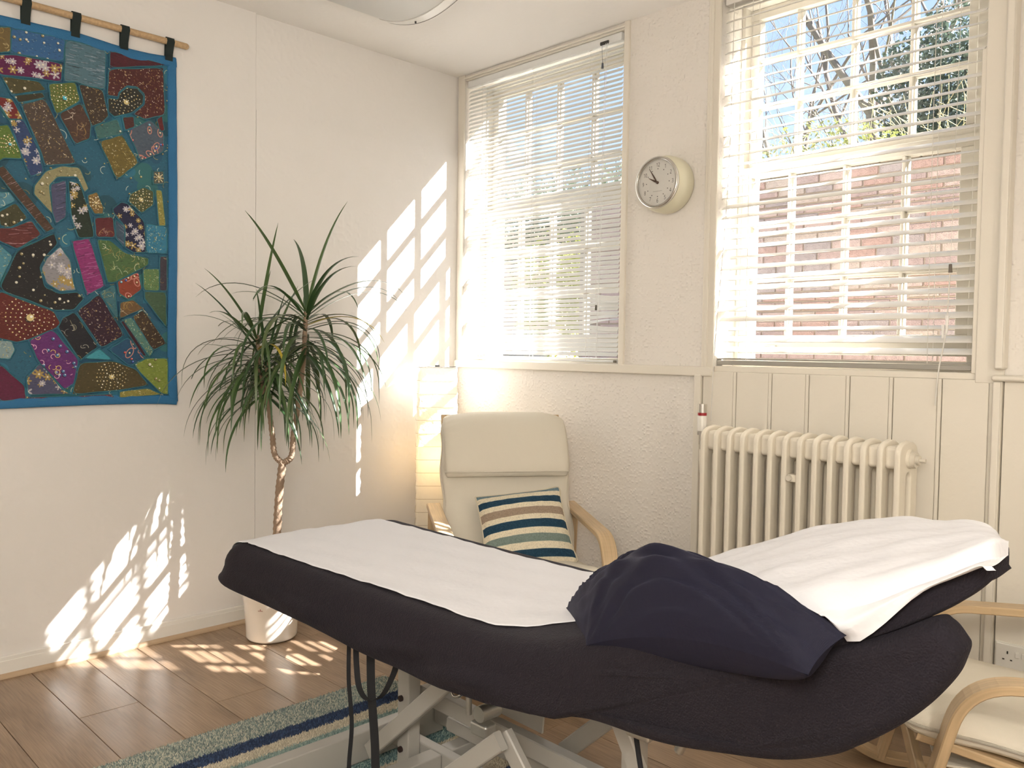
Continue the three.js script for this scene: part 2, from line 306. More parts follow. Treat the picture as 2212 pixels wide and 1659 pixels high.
{
  const b = thing('venetian_blind', 'white wide-slatted venetian blind over the window above the radiator', 'blind');
  const x0 = 1.606, x1 = 2.560, L = x1 - x0, zc = -0.040, n = 34, pitch = 0.0412;
  part('headrail', bx(x0, 2.618, zc - 0.028, x1, 2.656, zc + 0.028, 0.003), M.slatB, b);
  const cache = {};
  for (let i = 0; i < n; i++) {
    const q = (0.45 + 0.03 * Math.sin(i * 2.4) + (i % 7 === 3 ? -0.14 : 0)).toFixed(2);
    const s = part('slat', cache[q] ??= slatGeo(L, 0.050, +q, 0.0032, 0.0009), M.slatB, b); s.position.set((x0 + x1) / 2, 2.600 - i * pitch, zc); s.rotation.z = rr(-0.0015, 0.0015);
  }
  part('bottom_rail', merge([bx(x0 - 0.006, 1.178, zc - 0.022, x1 - 0.005, 1.196, zc + 0.024, 0.003), bx(x0 - 0.006, 1.199, zc - 0.020, x1 - 0.005, 1.206, zc + 0.022, 0.002)]), mat({ color: lin(0.42, 0.40, 0.36), roughness: 0.4, metalness: 0.4 }), b);
  part('end_cap', bx(x1 - 0.005, 1.176, zc - 0.022, x1 + 0.004, 1.207, zc + 0.024, 0.002), mat({ color: lin(0.08, 0.07, 0.06), roughness: 0.5 }), b);
  for (const x of [1.728, 2.412]) for (const z of [zc + 0.0265, zc - 0.0255]) part('ladder_cord', tube([V(x, 2.62, z), V(x, 1.9, z), V(x + 0.006, 1.2, z)], 0.0011), M.cord, b);
  part('lift_cord', tube([V(1.648, 2.62, zc + 0.031), V(1.640, 1.9, zc + 0.034), V(1.616, 1.18, 0.030), V(1.612, 0.95, 0.034)], 0.0016), M.cord, b);
  part('tilt_cord', merge([tube([V(2.49, 2.62, zc + 0.03), V(2.487, 2.0, zc + 0.034), V(2.484, 1.53, zc + 0.036)], 0.0009), tube([V(2.484, 1.50, zc + 0.036), V(2.478, 1.30, zc + 0.04), V(2.468, 1.17, 0.026), V(2.462, 1.06, 0.026)], 0.0022)]), M.cord, b);
  part('tassel', merge([rod(V(2.484, 1.53, zc + 0.036), V(2.485, 1.502, zc + 0.036), 0.005, 8, 0.007)]), mat({ color: lin(0.16, 0.13, 0.10), roughness: 0.5 }), b);
  part('tassel', merge([rod(V(2.482, 1.36, zc + 0.04), V(2.480, 1.30, zc + 0.04), 0.006, 8, 0.004), rod(V(2.470, 1.33, zc + 0.04), V(2.468, 1.285, zc + 0.04), 0.005, 8, 0.004)]), M.slatB, b);
}

// ---------------------------------------------------------------- wall clock
{
  const c = thing('wall_clock', 'round cream wall clock with chrome rim on the wall between the windows', 'clock', [1.372, 1.928, 0]);
  const turn = (g) => g.rotateX(Math.PI / 2);
  part('case', turn(lathe([[0, 0.001], [0.108, 0.001], [0.117, 0.006], [0.1195, 0.018], [0.1195, 0.045], [0.117, 0.062], [0.110, 0.080], [0.102, 0.092], [0.097, 0.098]], 64)), mat({ color: lin(0.70, 0.66, 0.50), roughness: 0.3 }), c);
  part('rim', turn(lathe([[0.097, 0.092], [0.105, 0.096], [0.1075, 0.103], [0.105, 0.110], [0.099, 0.113], [0.095, 0.110], [0.094, 0.103]], 64)), M.metal, c);
  const cv = document.createElement('canvas'); cv.width = cv.height = 512; const k = cv.getContext('2d');
  k.fillStyle = '#d9d6cf'; k.fillRect(0, 0, 512, 512); k.fillStyle = '#1d1a17'; k.textAlign = 'center'; k.textBaseline = 'middle'; k.font = '58px sans-serif';
  for (let h = 1; h <= 12; h++) {
    const a = h * Math.PI / 6, X = 256 + Math.sin(a) * 196, Y = 256 - Math.cos(a) * 196;
    k.save(); k.translate(X, Y); k.scale(0.78, 1.05); k.fillText(String(h), 0, 0); k.restore();
    k.beginPath(); k.arc(256 + Math.sin(a) * 152, 256 - Math.cos(a) * 152, 5.5, 0, 7); k.fill();
  }
  k.fillStyle = '#8a857c'; for (let i = 0; i < 15; i++) k.fillRect(196 + i * 8, 345 + (i % 3), 5, 5);
  const t = new THREE.CanvasTexture(cv); t.colorSpace = THREE.SRGBColorSpace;
  const dial = new THREE.CircleGeometry(0.0965, 64); dial.translate(0, 0, 0.098); part('dial', dial, mat({ map: t, roughness: 0.6 }), c);
  const hand = (a, len, w, z) => { const s = new THREE.Shape(); s.moveTo(-w * 0.6, -0.004); s.lineTo(w * 0.6, -0.004); s.lineTo(w, len * 0.35); s.lineTo(0.0008, len); s.lineTo(-0.0008, len); s.lineTo(-w, len * 0.35); const g = new THREE.ExtrudeGeometry(s, { depth: 0.0008, bevelEnabled: false }); g.rotateZ(-a); g.translate(0, 0, z); return g; };
  const brown = mat({ color: lin(0.10, 0.055, 0.035), roughness: 0.35, metalness: 0.3 });
  part('hour_hand', hand(9.91 * Math.PI / 6, 0.050, 0.0040, 0.1005), brown, c); part('minute_hand', hand(54.4 * Math.PI / 30, 0.073, 0.0034, 0.1022), brown, c);
  part('hub', turn(lathe([[0, 0.1065], [0.005, 0.106], [0.006, 0.100], [0.006, 0.0985]], 20)), brown, c);
  part('lens', turn(lathe([[0.0955, 0.109], [0.075, 0.1165], [0.045, 0.122], [0.015, 0.124], [0, 0.1242]], 48)), phys({ color: lin(1, 1, 1), roughness: 0.02, transmission: 1, thickness: 0, ior: 1.45 }), c);
  shade(c); c.children.at(-1).castShadow = false;
}

// ---------------------------------------------------------------- column radiator
{
  const r = thing('radiator', 'cream cast iron column radiator under the wide blind', 'radiator', [0, 0, 0]);
  const yb = 0.115, yt = 0.945, z0 = 0.085, z1 = 0.24, N = 14, x0 = 1.705, dx = 0.0553;
  const s = new THREE.Shape(), R = 0.045, rr2 = 0.02;
  s.moveTo(z0 + rr2, yb); s.lineTo(z1 - R, yb); s.quadraticCurveTo(z1, yb, z1, yb + R); s.lineTo(z1, yt - R); s.quadraticCurveTo(z1, yt - 0.012, z1 - R * 0.9, yt - 0.002); s.lineTo((z0 + z1) / 2, yt + 0.004); s.lineTo(z0 + R * 0.9, yt - 0.002); s.quadraticCurveTo(z0, yt - 0.012, z0, yt - R); s.lineTo(z0, yb + rr2); s.quadraticCurveTo(z0, yb, z0 + rr2, yb);
  const cw = 0.058, gapY0 = yb + 0.11, gapY1 = yt - 0.10;
  for (const [a, b] of [[z0 + cw, z1 - cw]]) { const h = new THREE.Path(), m = (b - a) / 2; h.moveTo(a, gapY0 + m); h.lineTo(a, gapY1 - m); h.absarc(a + m, gapY1 - m, m, Math.PI, 0, true); h.lineTo(b, gapY0 + m); h.absarc(a + m, gapY0 + m, m, 0, -Math.PI, true); s.holes.push(h); }
  const fin = new THREE.ExtrudeGeometry(s, { depth: 0.005, bevelEnabled: true, bevelThickness: 0.0075, bevelSize: 0.006, bevelOffset: -0.006, bevelSegments: 3, curveSegments: 8 });
  fin.rotateY(-Math.PI / 2); fin.scale(-1, 1, 1); // shape x -> world z, depth -> world x
  { const p = fin.attributes.position, idx = []; for (let i = 0; i < p.count; i += 3) idx.push(i, i + 2, i + 1); const g = fin.clone(); g.setIndex(idx); fin.copy(g.toNonIndexed()); fin.computeVertexNormals(); }
  for (let i = 0; i < N; i++) { const m = part('section', fin, M.rad, r); m.position.set(x0 + i * dx - 0.0025, 0, 0); }
  // nipples that join the sections at the top and bottom
  for (const y of [yt - 0.055, yb + 0.05]) { const g = rod(V(x0 - 0.018, y, (z0 + z1) / 2), V(x0 + (N - 1) * dx + 0.02, y, (z0 + z1) / 2), 0.031, 18); part('header', g, M.rad, r); }
  for (let i = 0; i < N - 1; i++) part('hub', merge([bx(x0 + i * dx + 0.006, yt - 0.088, z0 + 0.02, x0 + (i + 1) * dx - 0.006, yt - 0.014, z1 - 0.02, 0.014, 3)]), M.rad, r);
  part('end_plug', merge([rod(V(x0 + 13 * dx + 0.014, 0.888, 0.163), V(x0 + 13 * dx + 0.034, 0.888, 0.163), 0.027, 8), rod(V(x0 + 13 * dx + 0.034, 0.888, 0.163), V(x0 + 13 * dx + 0.044, 0.888, 0.163), 0.016, 8), rod(V(x0 + 13 * dx + 0.044, 0.888, 0.163), V(x0 + 13 * dx + 0.062, 0.888, 0.163), 0.007, 8)]), M.rad, r);
  part('bracket_clip', merge([bx(x0 + 6 * dx + 0.012, 0.776, 0.196, x0 + 7 * dx - 0.008, 0.803, 0.232, 0.004), rod(V(x0 + 6.4 * dx, 0.79, 0.23), V(x0 + 6.4 * dx, 0.79, 0.245), 0.010, 12)]), M.rad, r, 'pale bracket between two sections');
  for (const x of [x0 + 0.05, x0 + 12.5 * dx]) part('foot', bx(x - 0.02, 0, 0.11, x + 0.02, yb + 0.02, 0.20, 0.006), M.rad, r);
  // thermostatic valve and its pipe
  const vx = 1.655, vz = 0.165, v = part('valve', merge([rod(V(vx, 0.868, vz), V(vx, 0.915, vz), 0.011, 10), rod(V(vx, 0.888, vz), V(x0 - 0.016, 0.888, vz), 0.012, 10), rod(V(vx + 0.018, 0.888, vz), V(vx + 0.032, 0.888, vz), 0.018, 6), rod(V(vx, 0.845, vz), V(vx, 0.872, vz), 0.0085, 8), rod(V(vx, 0.905, vz), V(vx, 0.918, vz), 0.017, 6)]), M.metal, r, 'chrome valve');
  part('valve_head', (() => { const g = lathe([[0.0, 0.0], [0.016, 0], [0.0185, 0.006], [0.0185, 0.062], [0.016, 0.064], [0, 0.064]], 24); g.translate(vx, 0.917, vz); return g; })(), M.white, v);
  part('collar', rod(V(vx, 0.981, vz), V(vx, 0.992, vz), 0.0175, 24), mat({ color: lin(0.30, 0.01, 0.015), roughness: 0.4 }), v, 'red ring');
  part('cap', rod(V(vx, 0.992, vz), V(vx, 1.026, vz), 0.0172, 24), M.metal, v);
  part('pipe', tube([V(vx, 0.85, vz), V(vx, 0.80, vz), V(vx + 0.012, 0.72, vz), V(vx + 0.045, 0.62, vz - 0.02), V(vx + 0.05, 0.40, vz - 0.04), V(vx + 0.05, 0.005, vz - 0.04)], 0.0085, 40, 10), M.rad, r);
}

// ---------------------------------------------------------------- paper floor lamp
{
  const L = thing('floor_lamp', 'tall square rice paper floor lamp glowing in the corner', 'lamp', [0.19, 0, 0.291], Math.PI / 4 + 0.10);
  const hw = 0.101, y0 = 0.03, y1 = 1.135, n = 17, rows = [], rings = [];
  const ring = (y, k) => { const out = [], c = 0.016; for (let i = 0; i < 4; i++) { const a = i * Math.PI / 2, w = hw + k; for (const [u, v] of [[w - c, w], [w - c * 0.3, w - c * 0.3], [w, w - c]].reverse()) { const x = Math.cos(a) * u - Math.sin(a) * v, z = Math.sin(a) * u + Math.cos(a) * v; out.push(V(x, y, z)); } } return out; };
  for (let i = 0; i <= n; i++) {
    const y = lerp(y0, y1, i / n), j = rr(-0.002, 0.002); rows.push(ring(y, j));
    if (i < n) rows.push(ring(lerp(y0, y1, (i + 0.5) / n), j - 0.0035));
    rings.push([y, j]);
  }
  part('shade', loft(rows, { closed: true, flip: true }), phys({ color: lin(0.88, 0.85, 0.77), roughness: 1, transmission: 0.34, thickness: 0, side: THREE.DoubleSide, bumpMap: rep(paintTex, 3), bumpScale: 0.002 }), L);
  const wire = mat({ color: lin(0.45, 0.38, 0.30), roughness: 0.6 });
  for (const [y, j] of rings.slice(1, -1)) { const q = ring(y, j + 0.0008); part('hoop', new THREE.TubeGeometry(new THREE.CatmullRomCurve3(q, true, 'catmullrom', 0.1), 48, 0.0009, 5, true), wire, L); }
  for (const y of [y0, y1]) { const q = ring(y, 0.0005); part('rim', new THREE.TubeGeometry(new THREE.CatmullRomCurve3(q, true, 'catmullrom', 0.1), 48, 0.0022, 6, true), M.metal, L); }
  for (const [x, z] of [[1, 1], [1, -1], [-1, 1], [-1, -1]]) part('pole', rod(V(x * 0.085, 0.02, z * 0.085), V(x * 0.085, 1.132, z * 0.085), 0.003, 6), wire, L);
  part('top_fitting', merge([rod(V(-0.10, 1.135, -0.10), V(0.10, 1.135, 0.10), 0.0016, 5), rod(V(-0.10, 1.135, 0.10), V(0.10, 1.135, -0.10), 0.0016, 5), bx(-0.012, 1.130, -0.012, 0.012, 1.146, 0.012, 0.003)]), M.darkPlastic, L);
  part('base', merge([bx(-0.098, 0, -0.098, 0.098, 0.018, 0.098, 0.004), rod(V(0, 0.018, 0), V(0, 0.60, 0), 0.007, 10), rod(V(0, 0.60, 0), V(0, 0.655, 0), 0.019, 14)]), M.white, L);
  const bulb = part('bulb', new THREE.SphereGeometry(0.034, 20, 14), mat({ color: lin(1, 0.9, 0.7), emissive: lin(1, 0.66, 0.30), emissiveIntensity: 2 }), L); bulb.position.y = 0.70; bulb.castShadow = false;
  const p = new THREE.PointLight(lin(1, 0.68, 0.34), 0.16, 0, 2); p.position.y = 0.70; p.name = 'bulb_light'; p.castShadow = true; L.add(p);
}

// ---------------------------------------------------------------- potted dracaena
{
  const P = thing('flower_pot', 'glossy white tapered plant pot on the laminate floor by the skirting', 'pot', [0.262, 0, 1.238]);
  part('body', lathe([[0, 0.002], [0.092, 0.002], [0.100, 0.006], [0.104, 0.014], [0.106, 0.06], [0.111, 0.12], [0.120, 0.20], [0.130, 0.262], [0.133, 0.272], [0.129, 0.276], [0.124, 0.270], [0.115, 0.21], [0.109, 0.20]], 64), phys({ color: lin(0.86, 0.80, 0.71), roughness: 0.22, clearcoat: 0.5, clearcoatRoughness: 0.1 }), P);
  const soil = new THREE.CircleGeometry(0.116, 32); soil.rotateX(-Math.PI / 2); soil.translate(0, 0.235, 0); part('soil', soil, mat({ color: lin(0.035, 0.022, 0.014), roughness: 1, bumpMap: rep(plasterTex, 8), bumpScale: 0.01 }), P);
  const cv = document.createElement('canvas'); cv.width = 128; cv.height = 64; const k = cv.getContext('2d'); k.clearRect(0, 0, 128, 64); k.fillStyle = '#a5402c'; for (let i = 0; i < 9; i++) k.fillRect(20 + i * 10, 44 + (i % 2) * 2, 7, 12);
  k.beginPath(); k.moveTo(64, 12); k.lineTo(74, 34); k.lineTo(54, 34); k.closePath(); k.fill(); k.fillRect(56, 36, 16, 3);
  const t = new THREE.CanvasTexture(cv); t.colorSpace = THREE.SRGBColorSpace;
  const g = new THREE.CylinderGeometry(0.1152, 0.1145, 0.014, 12, 1, true, -0.13, 0.26); g.rotateY(Math.PI / 4 - 0.12); g.translate(0, 0.148, 0);
  part('logo', g, mat({ map: t, transparent: true, alphaTest: 0.3, roughness: 0.4 }), P, 'small faint red maker mark');

  const D = thing('potted_dracaena', 'tall dracaena with forked cane stems and arching strap leaves in white pot', 'houseplant', [0.262, 0.236, 1.238]);
  const bark = mat({ color: lin(0.36, 0.25, 0.17), roughness: 0.85, bumpMap: rep(terryTex, 2, 10), bumpScale: 0.003 });
  const stem = (pts, r0, r1) => {
    const c = new THREE.CatmullRomCurve3(pts), n = pts.length * 12, rows = [];
    for (let i = 0; i <= n; i++) { const t = i / n, p = c.getPoint(t), T = c.getTangent(t), A = V(1, 0, 0.3).cross(T).normalize(), B = T.clone().cross(A); const r = lerp(r0, r1, t) * (1 + ((i % 3) === 0 ? 0.16 : 0) + rr(-0.05, 0.05)); const ring = []; for (let j = 0; j < 9; j++) { const a = j / 9 * 2 * Math.PI + (i % 2) * 0.2; ring.push(p.clone().addScaledVector(A, Math.cos(a) * r).addScaledVector(B, Math.sin(a) * r)); } rows.push(ring); }
    return loft(rows, { closed: true, caps: true });
  };
  const W = (x, y, z) => V(x - 0.262, y - 0.236, z - 1.238);
  const fork = W(0.330, 0.742, 1.230);
  part('trunk', stem([W(0.285, 0.21, 1.235), W(0.312, 0.35, 1.245), W(0.322, 0.47, 1.248), W(0.323, 0.62, 1.240), fork], 0.0165, 0.0155), bark, D);
  part('stem', stem([fork, W(0.352, 0.765, 1.205), W(0.357, 0.86, 1.195), W(0.366, 0.98, 1.180), W(0.374, 1.12, 1.165), W(0.376, 1.37, 1.15)], 0.0125, 0.009), bark, D);
  part('stem', stem([fork, W(0.306, 0.775, 1.250), W(0.297, 0.86, 1.258), W(0.284, 0.99, 1.268), W(0.272, 1.16, 1.272)], 0.012, 0.009), bark, D);
  part('stem', stem([W(0.286, 0.97, 1.267), W(0.262, 1.04, 1.28), W(0.245, 1.14, 1.29), W(0.232, 1.27, 1.292)], 0.010, 0.008), bark, D);
  // leaves: narrow V-section straps; four lengths and bends shared by all
  const leafMats = [[0.055, 0.115, 0.035], [0.040, 0.090, 0.030], [0.075, 0.135, 0.040], [0.10, 0.14, 0.05]].map(([r, g, b]) => phys({ color: lin(r, g, b), roughness: 0.36, clearcoat: 0.25, clearcoatRoughness: 0.35, side: THREE.DoubleSide, transmission: 0.12, thickness: 0 }));
  const yellow = phys({ color: lin(0.55, 0.42, 0.05), roughness: 0.5, side: THREE.DoubleSide });
  const leafGeo = (len, width, el, droop, sway) => { // starts at origin along +x, elevation el, bends down
    const rows = [], n = 14; let p = V(0, 0, 0), a = el, az = 0;
    for (let i = 0; i <= n; i++) {
      const t = i / n, w = width * Math.min(1, 0.45 + 3 * t) * Math.pow(Math.max(0, 1 - Math.pow(t, 2.2)), 0.75) * 0.5 + 0.0003;
      const side = V(-Math.sin(az), 0, Math.cos(az)), up = V(-Math.sin(a) * Math.cos(az), Math.cos(a), -Math.sin(a) * Math.sin(az));
      const f = 0.35 * w; rows.push([p.clone().addScaledVector(side, -w).addScaledVector(up, f), p.clone(), p.clone().addScaledVector(side, w).addScaledVector(up, f)]);
      p = p.clone().add(V(Math.cos(a) * Math.cos(az), Math.sin(a), Math.cos(a) * Math.sin(az)).multiplyScalar(len / n));
      a = Math.max(-1.52, a - droop * Math.pow(t + 0.08, 0.9) * (Math.cos(a) * 0.8 + 0.35) / n * 3); az += sway / n;
    }
    return loft(rows);
  };
  const variants = [];
  for (const el of [1.25, 0.95, 0.62, 0.3, 0.0, -0.35]) for (let k = 0; k < 4; k++) variants.push([el, leafGeo(rr(0.38, 0.53), rr(0.017, 0.023), el, el > 0.9 ? rr(0.05, 0.4) : el > 0.5 ? rr(0.4, 1.3) : rr(0.8, 1.7), rr(-0.35, 0.35))]);
  const pick = (el) => { let best = variants.filter((v) => Math.abs(v[0] - el) < 0.21); return best[Math.floor(rnd() * best.length)][1]; };
  const head = (c, len, count, scale) => {
    for (let i = 0; i < count; i++) {
      const t = i / (count - 1); // 0: the youngest, at the top
      const el = lerp(1.3, -0.45, Math.pow(t, 0.42)) + rr(-0.12, 0.12), az = i * 2.399 + rr(-0.3, 0.3);
      const g = pick(Math.max(-0.4, Math.min(1.28, el)));
      const m = part('leaf', g, i === 21 && len > 0.15 ? yellow : leafMats[Math.floor(rnd() * 3.3)], D);
      m.position.copy(c).add(V(Math.cos(az) * 0.007, -len * Math.pow(t, 0.8), -Math.sin(az) * 0.007));
      let s = scale * rr(0.82, 1.1); const reach = Math.cos(az) < 0 ? (0.262 + c.x - 0.02) / (0.38 * -Math.cos(az)) : 9; if (reach < s) s = Math.max(0.45 * scale, reach); // the wall is near on that side
      m.scale.set(s, s, s); m.rotation.y = az;
    }
  };
  head(W(0.377, 1.385, 1.149), 0.20, 78, 1.0);
  head(W(0.232, 1.275, 1.292), 0.16, 66, 0.88);
  head(W(0.270, 1.165, 1.272), 0.15, 50, 0.82);
}
const PATCHES=[
['6b5a34',3,'673,1439 636,1449 637,1364 674,1351'],
['2f5f8f',2,'634,1447 457,1456 464,1372 634,1361'],
['5a1245',5,'674,1342 621,1356 466,1362 472,1296 576,1287 674,1275'],
['4f6f7c',4,'454,1454 314,1456 317,1304 382,1301 421,1308 461,1301'],
['4a1522',0,'297,1454 78,1454 297,1390'],
['4a1c1c',1,'300,1383 94,1437 86,1256 164,1220 210,1230 167,1278 167,1318 196,1340 235,1335 266,1302 269,1285 307,1283'],
['2a2a24',6,'235,1328 196,1334 171,1310 174,1277 216,1235 282,1206 304,1220 305,1271 269,1276 260,1303'],
['5d6b30',6,'512,1278 423,1304 406,1240 487,1173 507,1227'],
['3c2f26',1,'410,1301 326,1298 304,1205 329,1173 365,1154 391,1228'],
['4a4426',2,'664,1269 546,1279 523,1254 633,1214'],
['33301f',2,'627,1210 535,1242 526,1226 611,1189'],
['4a3d35',1,'603,1183 526,1221 423,1006 432,1000 526,979 542,1032'],
['4a342c',3,'479,1175 404,1231 368,1164 373,1105 424,1075'],
['6a5c2a',1,'338,1099 254,1140 191,1044 274,966'],
['3f6a68',2,'356,1153 273,1198 251,1147 344,1108'],
['4a2422',0,'251,1209 210,1220 206,1182 242,1162'],
['4a5766',7,'232,1161 145,1221 91,1178 91,1105 181,1056'],
['5a1216',0,'118,1229 98,1247 88,1192 105,1182'],
['6a1a1c',5,'675,1196 633,1197 598,1132 644,1126 675,1173'],
['56702c',6,'675,1094 646,1103 607,1015 604,991 660,983 676,969'],
['2a3f6a',5,'641,1121 596,1130 547,1026 533,953 575,931 600,997'],
['8f8a66',2,'562,900 525,957 471,985 410,988 378,915 393,900 419,953 486,942 514,907 504,804 526,826 565,869'],
['4a4c6a',4,'509,911 457,934 458,798 492,769 504,810'],
['4a3426',4,'677,945 661,956 498,749 527,734 677,921'],
['4f8496',3,'677,859 643,864 625,837 678,800'],
['3f3d24',2,'678,788 625,828 587,779 639,740 673,742'],
['5a2422',4,'678,732 639,737 574,771 543,723 620,664 679,688'],
['4a8494',1,'679,676 637,635 656,586 680,533'],
['151315',2,'620,657 499,732 488,695 528,645 548,603 531,531 483,510 418,519 397,496 433,452 501,447 677,515'],
['8e8c90',5,'479,684 444,637 434,556 426,527 481,519 525,545 542,598 524,639'],
['1c2a1e',5,'449,933 410,929 379,836 361,754 361,733 414,725 438,794'],
['7a6030',6,'381,889 348,906 324,849 327,826 357,822 378,854'],
['581c22',3,'356,806 290,818 282,741 351,735'],
['14183a',5,'258,880 233,877 168,813 162,694 211,689 243,706 243,787 286,834 290,850'],
['3a5266',4,'280,809 246,787 246,705 277,738'],
['4c5230',6,'223,917 171,951 132,940 132,887 178,848 230,887'],
['4f5852',6,'132,1020 92,1026 88,977 132,970'],
['8a8440',1,'122,948 98,948 82,809 109,806 115,869'],
['2f7896',1,'159,807 78,803 78,698 159,694'],
['47663a',3,'348,724 299,726 243,683 152,671 152,645 284,566 309,564'],
['8a2c6c',4,'439,709 376,726 321,550 385,511'],
['8a3a26',7,'272,570 192,612 179,546 231,503 266,524'],
['6a5030',3,'262,488 211,501 172,469 263,426'],
['5a7a4a',1,'172,626 109,631 109,544 169,543'],
['3a3440',3,'105,682 77,685 77,546 106,544'],
['3f5a40',0,'166,537 82,538 79,399 112,438 166,510'],
['3a2a1c',1,'215,434 172,463 80,331 133,303'],
['4f7a70',1,'253,420 218,431 133,299 146,276'],
['3a1222',0,'260,413 247,417 159,279 173,279'],
['3a6a74',3,'337,523 284,555 272,429 282,433'],
['2c1024',1,'422,446 340,517 248,360 333,310 386,389'],
['15161f',3,'487,382 472,419 430,443 346,314 386,283 410,262'],
['5a1a14',6,'680,507 600,478 503,443 480,400 495,381 587,336 625,326 658,334 681,340'],
['7f9698',1,'681,331 642,329 631,298 647,265 682,268'],
['5f2468',8,'585,333 506,375 417,263 435,171 467,152 555,256'],
['484a66',5,'549,250 476,153 447,133 589,134 594,195'],
['5a1436',0,'682,247 602,168 597,115 683,115'],
['1c4a6c',7,'304,304 231,351 166,272 225,239'],
['4a4024',6,'411,249 288,258 202,225 153,162 264,144 438,133'],
['3c94a4',0,'395,269 341,306 295,264'],
['7c8c3a',2,'205,245 159,269 75,269 74,122 99,126 186,215'],
['8a8440',1,'264,137 153,148 103,123 264,114'],
['6a2430',1,'591,125 295,128 285,113 591,112']];

